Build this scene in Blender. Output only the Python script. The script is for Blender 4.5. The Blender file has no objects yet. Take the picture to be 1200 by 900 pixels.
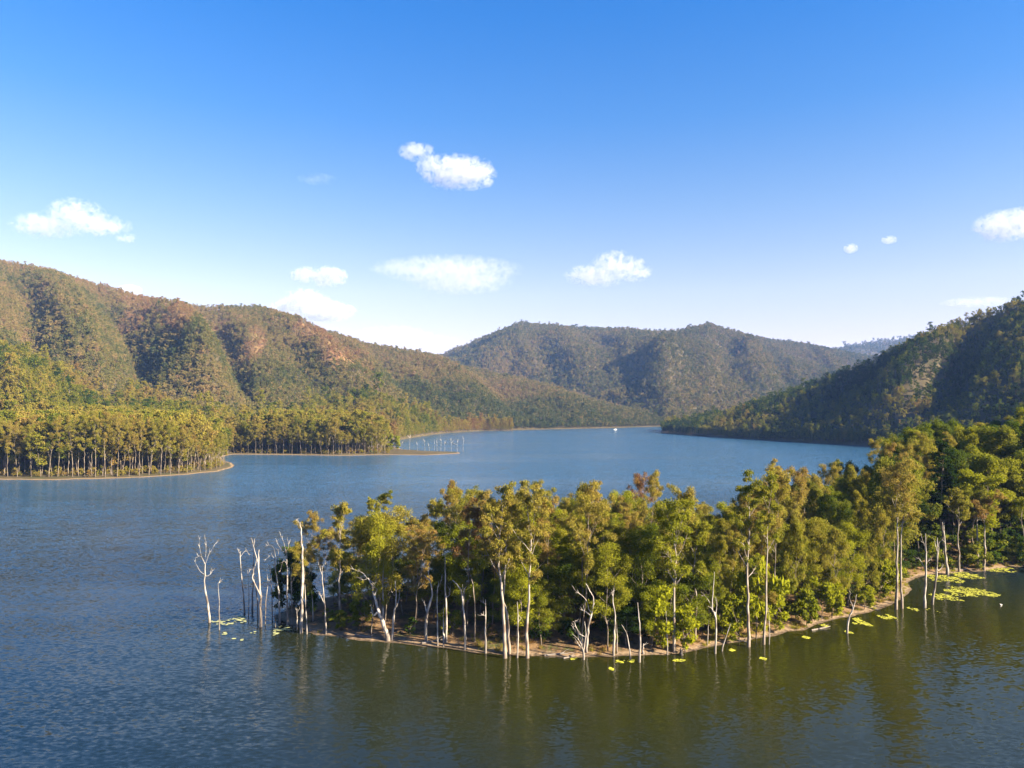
import bpy, math, random
import numpy as np
from mathutils import Vector

R = math.radians
rng = np.random.default_rng(11)
random.seed(11)
sc = bpy.context.scene
C = sc.collection
CAM_H, FPX, HOR = 37.0, 850.0, 476.0      # camera height (m), focal length and horizon row of the 1200x900 photo


def ground_pt(px, py, z=0.0):
    y = (CAM_H - z) * FPX / (py - HOR)
    return np.array([(px - 600) / FPX * y, y])


def space_pt(px, py, y):
    return np.array([(px - 600) / FPX * y, y, CAM_H + (HOR - py) / FPX * y])


def px_of(x, y):
    return 600 + FPX * x / np.maximum(y, 1e-3)


# ---------------------------------------------------------------- noise
_T = np.random.default_rng(5).random((256, 256))


def vnoise(x, y):
    xi = np.floor(x).astype(int); yi = np.floor(y).astype(int)
    fx = x - xi; fy = y - yi
    fx = fx * fx * (3 - 2 * fx); fy = fy * fy * (3 - 2 * fy)
    a = _T[xi % 256, yi % 256]; b = _T[(xi + 1) % 256, yi % 256]
    c = _T[xi % 256, (yi + 1) % 256]; d = _T[(xi + 1) % 256, (yi + 1) % 256]
    return (a * (1 - fx) + b * fx) * (1 - fy) + (c * (1 - fx) + d * fx) * fy


def fbm(x, y, o=4):
    s = 0; a = .5
    for i in range(o):
        s = s + a * vnoise(x + 17.3 * i, y + 9.1 * i); x = x * 2.03; y = y * 2.03; a *= .5
    return s


def ridged(x, y, o=3):
    s = 0; a = .5
    for i in range(o):
        s = s + a * (1 - np.abs(2 * vnoise(x + 31.7 * i, y + 5.3 * i) - 1)); x = x * 2.1; y = y * 2.1; a *= .5
    return s


def sstep(a, b, x):
    t = np.clip((x - a) / (b - a), 0, 1)
    return t * t * (3 - 2 * t)


def poly_sd(x, y, poly):
    """signed distance to a polygon, positive inside"""
    x = np.asarray(x, float); y = np.asarray(y, float)
    d = np.full(x.shape, 1e18); ins = np.zeros(x.shape, bool)
    n = len(poly)
    for i in range(n):
        ax, ay = poly[i]; bx, by = poly[(i + 1) % n]
        ex, ey = bx - ax, by - ay
        t = np.clip(((x - ax) * ex + (y - ay) * ey) / (ex * ex + ey * ey + 1e-12), 0, 1)
        d = np.minimum(d, (x - ax - t * ex) ** 2 + (y - ay - t * ey) ** 2)
        c = ((ay > y) != (by > y)) & (x < ex * (y - ay) / (ey if ey else 1e-12) + ax)
        ins ^= c
    d = np.sqrt(d)
    return np.where(ins, d, -d)


# ---------------------------------------------------------------- mesh helpers
def np_mesh(name, v, f, mats=(), smooth=False, attrs=None):
    me = bpy.data.meshes.new(name)
    v = np.asarray(v, np.float32); f = np.asarray(f, np.int32)
    k = f.shape[1]
    me.vertices.add(len(v)); me.vertices.foreach_set('co', v.ravel())
    me.loops.add(f.size); me.loops.foreach_set('vertex_index', f.ravel())
    me.polygons.add(len(f)); me.polygons.foreach_set('loop_start', np.arange(len(f), dtype=np.int32) * k)
    if smooth:
        me.polygons.foreach_set('use_smooth', np.ones(len(f), bool))
    for m in mats:
        me.materials.append(m)
    for n, (dom, arr) in (attrs or {}).items():
        a = me.attributes.new(n, 'FLOAT', dom); a.data.foreach_set('value', np.asarray(arr, np.float32))
    me.update(calc_edges=True)
    return me


def mesh_obj(name, me, parent=None, link=True):
    o = bpy.data.objects.new(name, me)
    if link:
        C.objects.link(o)
    if parent is not None:
        o.parent = parent
    return o


def tag(o, label=None, cat=None, group=None, kind=None):
    if label: o['label'] = label
    if cat: o['category'] = cat
    if group: o['group'] = group
    if kind: o['kind'] = kind
    return o


def thing(name, loc, rz=0.0, scale=1.0):
    o = bpy.data.objects.new(name, None); C.objects.link(o)
    o.empty_display_size = .5
    o.location = [float(a) for a in loc]; o.rotation_euler = (0, 0, float(rz)); o.scale = (float(scale),) * 3
    return o


def tubes(polys, k=6):
    """list of (points, radii) -> verts, quads of open tapered tubes"""
    V = []; F = []; n0 = 0
    for pts, rad in polys:
        pts = np.asarray(pts, float); rad = np.asarray(rad, float); n = len(pts)
        kk = k if rad[0] > .06 else 4
        tan = np.gradient(pts, axis=0); tan /= np.linalg.norm(tan, axis=1)[:, None] + 1e-9
        ref = np.array([1., 0, 0]) if abs(tan[0][0]) < .8 else np.array([0, 1., 0])
        u = np.cross(tan, ref); u /= np.linalg.norm(u, axis=1)[:, None] + 1e-9
        w = np.cross(tan, u)
        a = np.linspace(0, 2 * np.pi, kk, endpoint=False)
        ring = pts[:, None, :] + rad[:, None, None] * (np.cos(a)[None, :, None] * u[:, None, :] + np.sin(a)[None, :, None] * w[:, None, :])
        V.append(ring.reshape(-1, 3))
        i = np.arange(n - 1)[:, None] * kk; j = np.arange(kk)[None, :]; j2 = (j + 1) % kk
        F.append(np.stack([i + j, i + j2, i + kk + j2, i + kk + j], -1).reshape(-1, 4) + n0)
        n0 += n * kk
    return np.concatenate(V), np.concatenate(F)


def unit(v):
    return v / (np.linalg.norm(v, axis=-1, keepdims=True) + 1e-9)


def leaves(cen, axis, nrm, L, W):
    """diamond shaped sprays"""
    axis = unit(axis); side = unit(np.cross(axis, nrm)); n = len(cen)
    L = np.broadcast_to(L, (n,))[:, None]; W = np.broadcast_to(W, (n,))[:, None]
    v = np.stack([cen - axis * L * .5, cen + side * W * .5 - axis * L * .06, cen + axis * L * .5, cen - side * W * .5 - axis * L * .06], 1)
    return v.reshape(-1, 3), np.arange(n * 4).reshape(-1, 4)


# ---------------------------------------------------------------- materials
def new_mat(name):
    m = bpy.data.materials.new(name); m.use_nodes = True
    nt = m.node_tree; nt.nodes.clear()
    out = nt.nodes.new('ShaderNodeOutputMaterial')
    return m, nt, out


def N(nt, typ, **kw):
    n = nt.nodes.new(typ)
    for k, v in kw.items():
        if k in n.inputs.keys() and not hasattr(n, k):
            n.inputs[k].default_value = v
        else:
            setattr(n, k, v)
    return n


def ramp(nt, stops, interp='LINEAR'):
    n = nt.nodes.new('ShaderNodeValToRGB'); e = n.color_ramp.elements
    n.color_ramp.interpolation = interp
    while len(e) < len(stops): e.new(.5)
    for el, (p, c) in zip(e, stops):
        el.position = p; el.color = (*c, 1) if len(c) == 3 else c
    return n


def math_n(nt, op, a, b=None, c=None, clamp=False):
    n = nt.nodes.new('ShaderNodeMath'); n.operation = op; n.use_clamp = clamp
    for i, x in enumerate((a, b, c)):
        if x is None: continue
        if isinstance(x, (int, float)): n.inputs[i].default_value = x
        else: nt.links.new(x, n.inputs[i])
    return n.outputs[0]


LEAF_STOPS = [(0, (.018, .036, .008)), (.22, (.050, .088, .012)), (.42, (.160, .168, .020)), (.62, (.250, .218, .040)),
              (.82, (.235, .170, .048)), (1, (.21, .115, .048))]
FAR_STOPS = [(0, (.024, .044, .020)), (.25, (.058, .078, .028)), (.45, (.125, .122, .040)), (.65, (.205, .160, .066)),
             (.82, (.205, .140, .072)), (1, (.23, .125, .066))]


def leaf_material(name, where, stops=LEAF_STOPS, transl=.48, spread=.36):
    m, nt, out = new_mat(name)
    t = N(nt, 'ShaderNodeAttribute', attribute_name='tint')
    o = N(nt, 'ShaderNodeAttribute', attribute_name='tone', attribute_type=where)
    l = N(nt, 'ShaderNodeAttribute', attribute_name='lime', attribute_type=where)
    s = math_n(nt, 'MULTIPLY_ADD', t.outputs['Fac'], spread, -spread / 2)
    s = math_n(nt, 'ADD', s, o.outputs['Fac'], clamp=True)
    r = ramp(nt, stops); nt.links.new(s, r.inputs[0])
    mx = N(nt, 'ShaderNodeMix', data_type='RGBA')
    nt.links.new(l.outputs['Fac'], mx.inputs[0]); nt.links.new(r.outputs[0], mx.inputs[6]); mx.inputs[7].default_value = (.245, .262, .014, 1)
    col = mx.outputs[2]
    d = N(nt, 'ShaderNodeBsdfDiffuse'); tr = N(nt, 'ShaderNodeBsdfTranslucent'); a = N(nt, 'ShaderNodeMixShader')
    nt.links.new(col, d.inputs[0]); nt.links.new(col, tr.inputs[0]); a.inputs[0].default_value = transl
    nt.links.new(d.outputs[0], a.inputs[1]); nt.links.new(tr.outputs[0], a.inputs[2]); nt.links.new(a.outputs[0], out.inputs[0])
    return m


M_LEAF = leaf_material('gum_leaf', 'OBJECT')
M_LEAF_I = leaf_material('woodland_leaf', 'INSTANCER')
M_LEAF_FAR = leaf_material('hill_forest_leaf', 'INSTANCER', FAR_STOPS, .22, .25)


def bark_material(name, pale, dark, stain, amount, w0=.5, w1=1.5):
    m, nt, out = new_mat(name)
    tc = N(nt, 'ShaderNodeTexCoord')
    mp = N(nt, 'ShaderNodeMapping'); mp.inputs['Scale'].default_value = (2.2, 2.2, .45); nt.links.new(tc.outputs['Object'], mp.inputs[0])
    n1 = N(nt, 'ShaderNodeTexNoise'); n1.inputs['Scale'].default_value = 1.3; n1.inputs['Detail'].default_value = 5; nt.links.new(mp.outputs[0], n1.inputs[0])
    r = ramp(nt, [(.38, dark), (.56, pale), (.75, tuple(min(1, c * 1.15) for c in pale))]); nt.links.new(n1.outputs['Fac'], r.inputs[0])
    n2 = N(nt, 'ShaderNodeTexNoise'); n2.inputs['Scale'].default_value = .33; n2.inputs['Detail'].default_value = 4; nt.links.new(tc.outputs['Object'], n2.inputs[0])
    s = ramp(nt, [(amount, (1, 1, 1)), (amount + .1, (0, 0, 0))]); nt.links.new(n2.outputs['Fac'], s.inputs[0])
    sep = N(nt, 'ShaderNodeSeparateXYZ'); nt.links.new(tc.outputs['Object'], sep.inputs[0])
    wet = N(nt, 'ShaderNodeMapRange'); wet.inputs[1].default_value = w0; wet.inputs[2].default_value = w1; wet.inputs[3].default_value = 1; wet.inputs[4].default_value = 0
    nt.links.new(math_n(nt, 'ADD', sep.outputs[2], math_n(nt, 'MULTIPLY_ADD', n1.outputs['Fac'], (w1 - w0) * 1.2, (w0 - w1) * .6)), wet.inputs[0])
    fac = math_n(nt, 'MAXIMUM', s.outputs[0], math_n(nt, 'MULTIPLY', wet.outputs[0], .8), clamp=True)
    mx = N(nt, 'ShaderNodeMix', data_type='RGBA'); nt.links.new(fac, mx.inputs[0]); nt.links.new(r.outputs[0], mx.inputs[6]); mx.inputs[7].default_value = (*stain, 1)
    p = N(nt, 'ShaderNodeBsdfPrincipled'); p.inputs['Roughness'].default_value = .85; nt.links.new(mx.outputs[2], p.inputs['Base Color'])
    b = N(nt, 'ShaderNodeBump'); b.inputs['Strength'].default_value = .5; b.inputs['Distance'].default_value = .05
    nt.links.new(n1.outputs['Fac'], b.inputs['Height']); nt.links.new(b.outputs[0], p.inputs['Normal']); nt.links.new(p.outputs[0], out.inputs[0])
    return m


M_BARK = bark_material('gum_bark', (.21, .18, .145), (.10, .08, .06), (.075, .058, .045), .42)
M_BARK_PALE = bark_material('pale_gum_bark', (.27, .245, .21), (.125, .10, .08), (.12, .09, .07), .38)
M_BARK_DARK = bark_material('rough_bark', (.20, .165, .13), (.09, .07, .055), (.05, .04, .032), .36)
M_DEAD = bark_material('bleached_wood', (.34, .32, .29), (.17, .15, .13), (.10, .085, .075), .36)
M_DROWNED = bark_material('drowned_wood', (.36, .34, .31), (.22, .19, .165), (.085, .068, .056), .36, 2.5, 9.0)
M_CHAR = bark_material('charred_wood', (.07, .058, .05), (.03, .026, .024), (.02, .018, .016), .3)

# ---------------------------------------------------------------- trees
UP = np.array([0, 0, 1.])


def skeleton(seed, H, cb, Rc, nl, style, path=None, r0=None):
    """trunk and limbs of one tree, and the places of its leaf clumps: (tubes, [(centre, radius)])"""
    g = np.random.default_rng(seed)
    if path is None:
        n = 14; z = np.linspace(0, H * .95, n)
        wob = np.cumsum(g.normal(0, .017 * H, (n, 2)), 0) * np.linspace(0, 1, n)[:, None] ** .7
        lean = g.normal(0, .035, 2)
        tr = np.column_stack([wob + lean * z[:, None], z]); tr[:, :2] -= tr[0, :2]
    else:
        tr = np.asarray(path, float); H = tr[-1, 2] / .95
        s = np.linspace(0, len(tr) - 1, 16); i = np.minimum(s.astype(int), len(tr) - 2); f = (s - i)[:, None]
        tr = tr[i] * (1 - f) + tr[i + 1] * f
        n = 16; tr[1:-1, :2] += g.normal(0, .06, (n - 2, 2))
    r0 = r0 or (.0062 * H + .035)
    hz = tr[:, 2] / H
    rad = r0 * np.clip(1 - hz * .9, .1, 1) ** 1.1; rad[0] *= 1.25
    base = tr.copy(); base[0, 2] -= .9
    P = [(base, rad)]; clumps = []
    for i in range(nl):
        t = (i + g.random() * .9) / nl
        zf = cb + (.97 - cb) * t
        k = np.interp(zf * H, tr[:, 2], np.arange(n)); i0 = int(min(k, n - 2)); f = k - i0
        b = tr[i0] * (1 - f) + tr[i0 + 1] * f
        az = i * 2.399 + g.normal(0, .5)
        if style == 'gum':
            prof = .42 + .75 * math.sin(math.pi * (t * .82 + .12)); el = R(g.uniform(28, 58) + 18 * t)
        elif style == 'oak':
            prof = (.55 + .55 * math.sin(math.pi * min(1, t * .75 + .2))) * (1 - .55 * t ** 2); el = R(g.uniform(12, 40) + 25 * t)
        elif style == 'pine':
            prof = 1.05 - .80 * t ** 1.5; el = R(g.uniform(-4, 16) + 20 * t)
        else:
            prof = .60 + .52 * math.sin(math.pi * (t * .75 + .2)); el = R(g.uniform(12, 45) + 28 * t)
        L = Rc * prof * g.uniform(.72, 1.22)
        m = 6; s = np.linspace(0, 1, m)
        d = np.array([math.cos(az) * math.cos(el), math.sin(az) * math.cos(el), math.sin(el)])
        bend = (.22 if style in ('gum', 'dome') else .08) * L
        pts = b + np.outer(s * L, d) + np.outer(s ** 2 * bend, UP) + np.cumsum(g.normal(0, .035 * L, (m, 3)), 0) * s[:, None]
        rr = max(.03, float(np.interp(k, np.arange(n), rad)) * .55)
        P.append((pts, rr * (1 - .8 * s)))
        ns = {'gum': 5, 'oak': 5, 'pine': 4, 'dome': 4}[style]
        cr = {'gum': .235, 'oak': .24, 'pine': .30, 'dome': .38}[style]
        clumps.append((pts[-1], Rc * cr * g.uniform(.75, 1.15)))
        for j in range(ns):
            u = g.uniform(.35, .97); q = b + (pts[-1] - b) * u + np.array([0, 0, bend * (u * u - u)])
            dd = unit(d * .5 + g.normal(0, .6, 3) + np.array([0, 0, .25]))
            l2 = L * g.uniform(.22, .48); e = q + dd * l2
            if style in ('gum', 'oak'):
                P.append((np.array([q, q + dd * l2 * .5 + g.normal(0, .03 * l2, 3), e]), np.array([rr * .42, rr * .28, .012])))
            clumps.append((e, Rc * cr * g.uniform(.6, 1.05)))
    top = tr[-1]
    for j in range(3):
        clumps.append((top + g.normal(0, .12 * Rc, 3) + UP * Rc * .08 * j, Rc * .27 * g.uniform(.8, 1.1)))
    return P, clumps, g


def crown_mesh(name, clumps, g, nleaf, L, W, style, mat):
    c = np.array([x for x, _ in clumps]); r = np.array([x for _, x in clumps])
    w = r ** 2 * g.uniform(.45, 1.5, len(r)); w /= w.sum()
    idx = g.choice(len(r), nleaf, p=w)
    d = unit(g.normal(0, 1, (nleaf, 3)))
    q = g.random(nleaf) ** (.45 if style == 'dome' else .6)
    off = d * q[:, None] * r[idx][:, None]
    flat = {'gum': .72, 'oak': 1.0, 'pine': .38, 'dome': .68}[style]
    off[:, 2] *= flat
    cen = c[idx] + off
    if style in ('gum', 'oak'):
        cen[:, 2] -= .25 * (np.linalg.norm(off[:, :2], axis=1)) * g.random(nleaf)
    droop = {'gum': .65, 'oak': .95, 'pine': .05, 'dome': .25}[style]
    axis = unit(g.normal(0, .55, (nleaf, 3)) + d * .45 - UP * droop)
    nk = {'gum': .7, 'oak': .5, 'pine': .9, 'dome': 1.2}[style]
    nrm = unit(d * nk + UP * .35 + g.normal(0, .55, (nleaf, 3)))
    sz = g.uniform(.65, 1.35, nleaf)
    v, f = leaves(cen, axis, nrm, L * sz, W * sz)
    ct = g.random(len(r))
    tint = np.clip(.6 * ct[idx] + .4 * g.random(nleaf), 0, 1)
    return np_mesh(name, v, f, (mat,), attrs={'tint': ('FACE', tint)})


def tree_meshes(seed, H, cb, Rc, nl, nleaf, L, W, style, bark, leaf, path=None, r0=None):
    P, cl, g = skeleton(seed, H, cb, Rc, nl, style, path, r0)
    v, f = tubes(P, 7)
    return np_mesh('trunk', v, f, (bark,), True), crown_mesh('crown', cl, g, nleaf, L, W, style, leaf)


PROTO = {}


def proto(kind, specs):
    PROTO[kind] = [(sp[1],) + tree_meshes(*sp) for sp in specs]


# (seed, height, crown base, crown radius, limbs, leaves, leaf length, leaf width, style, bark, leaf)
proto('gum', [(s, H, cb, rc, nl, 9000, .35, .125, 'gum', M_BARK, M_LEAF) for s, H, cb, rc, nl in
              [(1, 22, .48, 4.3, 11), (2, 24, .42, 4.6, 13), (3, 20, .38, 4.6, 12), (4, 25, .55, 4.0, 10), (5, 19, .45, 4.2, 11), (6, 23, .36, 4.4, 14)]])
proto('bushy', [(s, H, cb, rc, nl, 12000, .32, .145, 'dome', M_BARK, M_LEAF) for s, H, cb, rc, nl in
                [(11, 17, .26, 4.3, 13), (12, 19, .30, 4.1, 14), (13, 15, .20, 4.4, 13), (14, 18, .24, 3.9, 15)]])
proto('oak', [(s, H, cb, rc, nl, 10500, .50, .11, 'oak', M_BARK_DARK, M_LEAF) for s, H, cb, rc, nl in
              [(21, 19, .22, 3.9, 24), (22, 21, .26, 3.8, 26), (23, 17, .18, 3.7, 22), (24, 20, .22, 4.2, 24)]])
proto('dome', [(s, H, cb, rc, nl, 12000, .42, .22, 'dome', M_BARK_DARK, M_LEAF) for s, H, cb, rc, nl in
               [(31, 19, .34, 5.0, 9), (32, 21, .38, 4.6, 10), (33, 17, .30, 5.2, 9), (34, 20, .40, 4.4, 9)]])
proto('pine', [(s, H, cb, rc, nl, 8000, .42, .16, 'pine', M_BARK_DARK, M_LEAF) for s, H, cb, rc, nl in
               [(41, 24, .30, 3.0, 42), (42, 22, .25, 2.8, 40)]])

KIND_NAME = {'gum': 'gum_tree', 'bushy': 'leafy_tree', 'oak': 'she_oak', 'dome': 'rainforest_tree', 'pine': 'hoop_pine'}


def plant(kind, x, y, z, H, tone, lime=0.0, rz=None, var=None, wide=1.0):
    pr = PROTO[kind]; var = int(rng.integers(len(pr))) if var is None else var
    h0, tm, cm = pr[var]
    t = thing(KIND_NAME[kind], (x, y, z), rng.uniform(0, 6.28) if rz is None else rz, 1.0)
    s = H / h0; w = s ** .6 * wide
    t.scale = (w, w, s)
    t.rotation_euler = (float(rng.normal(0, .035)), float(rng.normal(0, .035)), t.rotation_euler.z)
    a = mesh_obj('trunk', tm, t); b = mesh_obj('crown', cm, t)
    b['tone'] = float(tone); b['lime'] = float(lime)
    t['_h'] = float(H)
    return t


# ---------------------------------------------------------------- land shapes
FRONT = [(318, 722), (338, 731), (362, 742), (400, 748), (450, 752), (500, 757), (560, 764), (620, 769), (680, 772), (740, 770), (790, 766), (830, 760),
         (880, 751), (930, 740), (975, 729), (1015, 719), (1045, 709), (1062, 699), (1066, 690), (1060, 684), (1072, 677), (1090, 672), (1120, 671), (1160, 667), (1210, 662), (1290, 660)]
PEN = [tuple(ground_pt(*p)) for p in FRONT]
PEN += [(155, 140), (165, 60), (480, 40), (520, 330), (330, 330), (190, 300), (135, 262), (106, 226), (84, 198), (58, 176), (28, 163), (-2, 155), (-24, 147), (-38, 140)]


def pen_height(x, y):
    d = poly_sd(x, y, PEN)
    d = d + (fbm(x * .16, y * .16, 3) - .45) * 3.0 * sstep(-8, 0, d)
    d = d + (fbm(x * .55 + 3, y * .55, 3) - .45) * 1.5 * sstep(-6, 0, d)
    k = 1 + 3.2 * sstep(72, 130, x)
    mound = .42 * (1 - np.exp(-np.maximum(d, 0) / 2.2)) + .105 * np.maximum(d - 1, 0) * k
    mound = np.where(mound > 3, 3 + (mound - 3) * (.45 + .55 * sstep(80, 130, x)), mound)
    hill = 34 * sstep(150, 330, x) * sstep(0, 60, d) + 0 * sstep(160, 245, x) * sstep(0, 45, d) * sstep(1240, 1430, px_of(x, y))  # rise to the right, mostly out of view, added to shade the inlet
    z = np.where(d > 0, mound + hill + (fbm(x * .09, y * .09) - .45) * np.clip(d * .12, 0, 1.6), np.maximum(d * .16, -4))
    return z, d


LEFT = [(-220, 572), (-100, 566), (0, 562), (60, 562.5), (150, 560), (215, 556.5), (255, 552.5), (272, 547.5), (274, 544), (262, 540), (258, 536), (272, 532.5),
        (330, 533), (400, 534), (450, 533), (500, 533.4), (540, 531.5), (538, 530), (500, 529), (470, 526.5), (455, 521), (468, 513), (510, 508), (560, 505), (600, 504)]
LEFTP = [tuple(ground_pt(*p)) for p in LEFT] + [(-150, 1000), (-500, 1000), (-1800, 1000), (-1800, 500)]

HILLS = []


def hill(sky, base, ridge, spurs, drop, prof, seed, amp, fq):
    HILLS.append(dict(sky=np.array(sky, float), base=np.array(base, float), ridge=np.array(ridge, float), spurs=spurs, drop=drop, prof=prof, seed=seed, amp=amp, fq=fq))


def ip(a, x):
    return np.interp(x, a[:, 0], a[:, 1])


# left range
hill([(-500, 290), (-200, 292), (0, 306), (60, 318), (130, 338), (160, 348), (240, 360), (300, 360), (340, 370), (380, 388), (430, 403), (500, 415), (540, 428), (600, 442), (650, 455), (700, 466), (740, 475), (790, 484), (830, 500)],
     [(-500, 560), (0, 620), (270, 720), (460, 860), (520, 990), (565, 1084), (700, 1210), (785, 1330), (850, 1400)],
     [(-500, 1300), (0, 1500), (240, 1550), (400, 1650), (560, 1750), (700, 1850), (790, 1800), (850, 1700)],
     [  # (px at ridge, px at base, width px, height m)
         (50, 130, 26, 26), (168, 262, 26, 44), (318, 440, 30, 46), (236, 300, 18, -40), (118, 190, 18, -32), (425, 500, 20, -22), (395, 480, 20, 18), (500, 575, 24, 22), (555, 620, 18, -16), (620, 700, 24, 20), (10, 60, 18, -24)],
     3.6, 1.05, 3, 30, 1 / 30.)
# foothills in front of it
hill([(-500, 395), (-100, 400), (0, 414), (60, 436), (130, 458), (200, 474), (280, 486), (330, 480), (380, 468), (430, 462), (480, 474), (530, 490), (565, 504), (600, 520)],
     [(-500, 400), (0, 470), (270, 560), (330, 640), (420, 740), (460, 760), (520, 985), (565, 1082), (600, 1100)],
     [(-500, 720), (0, 780), (270, 860), (400, 1000), (480, 1080), (540, 1150), (600, 1180)],
     [(30, 40, 40, 12), (110, 130, 30, -8), (420, 440, 30, 8)], 8, .95, 9, 10, 1 / 30.)
# mountain across the lake
hill([(380, 440), (460, 428), (520, 415), (560, 398), (610, 378), (640, 381), (700, 385), (760, 388), (800, 389), (830, 380), (850, 387), (900, 398), (950, 404), (1000, 415), (1100, 430), (1300, 450)],
     [(380, 2100), (600, 1900), (700, 1600), (785, 1360), (900, 1500), (1300, 1700)],
     [(380, 3300), (600, 3000), (700, 3150), (830, 3000), (950, 3200), (1300, 3300)],
     [(612, 540, 26, 24), (640, 710, 22, 30), (712, 800, 24, 30), (825, 760, 22, 34), (842, 920, 20, 26), (868, 850, 12, -16)],
     3.0, 1.0, 21, 84, 1 / 27.)
# blue ridge far right
hill([(820, 470), (900, 440), (960, 412), (1000, 404), (1040, 397), (1080, 392), (1130, 385), (1250, 370), (1500, 360)],
     [(820, 3400), (1500, 3400)], [(820, 4700), (1500, 4700)], [(1000, 1000, 25, 60)], 3, 1.2, 31, 90, 1 / 30.)
# right range
hill([(700, 540), (765, 505), (782, 499), (800, 493), (850, 484), (900, 471), (950, 452), (1000, 432), (1050, 411), (1100, 391), (1150, 371), (1200, 353), (1300, 318), (1450, 262), (1700, 220), (2000, 215)],
     [(776, 1000), (785, 985), (850, 850), (950, 731), (1000, 690), (1100, 600), (1200, 540), (1400, 460), (2000, 400)],
     [(700, 1250), (785, 1130), (850, 1080), (950, 1000), (1050, 940), (1200, 870), (1400, 830), (2000, 800)],
     [(930, 880, 26, 16), (1010, 950, 22, -12), (1100, 1040, 30, 22), (1170, 1090, 26, -20)], 4, .9, 41, 16, 1 / 34.)


def hill_t(h, x, y):
    px = px_of(x, y)
    d0 = ip(h['base'], px); d1 = ip(h['ridge'], px)
    return px, d0, d1, (y - d0) / (d1 - d0)


def land_height(x, y, parts=False):
    """every hill and spit beyond the near point"""
    best = np.full(np.shape(x), -6.0); which = np.full(np.shape(x), -1)
    sd = poly_sd(x, y, LEFTP)
    sd = sd + (fbm(x * .05, y * .05, 3) - .45) * 5 * sstep(-10, 0, sd)
    spit = np.where(sd > 0, .9 * (1 - np.exp(-np.maximum(sd, 0) / 4)) + np.minimum(sd * .012, 2.2), np.maximum(sd * .1, -4))
    best = np.maximum(best, spit)
    for i, h in enumerate(HILLS):
        px, d0, d1, t = hill_t(h, x, y)
        z1 = CAM_H + (HOR - ip(h['sky'], px) - h['drop']) / FPX * d1
        tt = np.clip(t, 0, 1)
        z = z1 * tt ** h['prof'] * (1.18 - .18 * tt)
        env = np.clip((tt - .02) * 3.0, 0, 1) * np.clip((1.02 - tt) * 3.0, 0, 1)
        s = 0
        for a, b, w, hm in h['spurs']:
            c = b + (a - b) * tt + 10 * (vnoise(y * .006 + h['seed'] + a, x * 0 + 3.1) - .5)
            s = s + hm * np.exp(-((px - c) / w) ** 2)
        warp = 22 * (fbm(x * .0025 + h['seed'], y * .0025) - .5)
        rn = ridged((px + warp + (-50 if h['seed'] == 41 else 75) * tt) * h['fq'] + h['seed'], y * .0012 + h['seed'], 3) - .46
        rn = .62 * rn + .5 * (ridged(x * .0042 + h['seed'], y * .0032, 3) - .46) * np.clip((1 - tt) * 2, 0, 1)
        z = z + env * (s + h['amp'] * rn + h['amp'] * .3 * (fbm(x * .008, y * .008) - .47)) * sstep(0, .12, tt) + 1.2 * sstep(0, .012, tt) * (tt < 1)
        if 'fit' in h: z = z * np.interp(px, h['fit'][0], h['fit'][1])
        z = np.where(tt > 0, np.maximum(z, z1 * tt * .35 + 1.2 * sstep(0, .01, tt)), z)
        back = z1 - (y - d1) * .45
        z = np.where(t > 1, back, z)
        z = np.where(t < 0, np.maximum((y - d0) * .06, -6), z)
        lo, hi = h['base'][0, 0], h['base'][-1, 0]
        z = z - 400 * np.clip((lo - px) / 60, 0, 1) * (lo > -400) - 400 * np.clip((px - hi) / 60, 0, 1)
        which = np.where(z > best, i, which)
        best = np.maximum(best, z)
    return (best, which, sd) if parts else best


for h in HILLS:      # keep every hill's crest line where the photo shows it, spurs or no spurs
    qx = np.arange(-420, 1700, 4.0); qt = np.linspace(.05, 1, 150)
    QX, QT = np.meshgrid(qx, qt); a0 = ip(h['base'], QX); a1 = ip(h['ridge'], QX); QY = a0 + (a1 - a0) * QT
    keep = HILLS; HILLS = [h]; zz = land_height((QX - 600) / FPX * QY, QY); HILLS = keep
    tgt = CAM_H + (HOR - ip(h['sky'], QX) - h['drop']) / FPX * QY
    fit = np.where(zz > 3, tgt / np.maximum(zz, 3), 9).min(0); k = np.ones(7) / 7
    h['fit'] = (qx, np.clip(np.convolve(np.pad(fit, 3, 'edge'), k, 'valid'), .5, 1.3))


def grid_mesh(name, X, Y, Z, mat, attrs=None):
    ny, nx = X.shape
    v = np.stack([X, Y, Z], -1).reshape(-1, 3)
    i = np.arange(ny - 1)[:, None] * nx; j = np.arange(nx - 1)[None, :]
    f = np.stack([i + j, i + j + 1, i + nx + j + 1, i + nx + j], -1).reshape(-1, 4)
    return np_mesh(name, v, f, (mat,), True, {k: ('POINT', a.ravel()) for k, a in (attrs or {}).items()})


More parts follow.
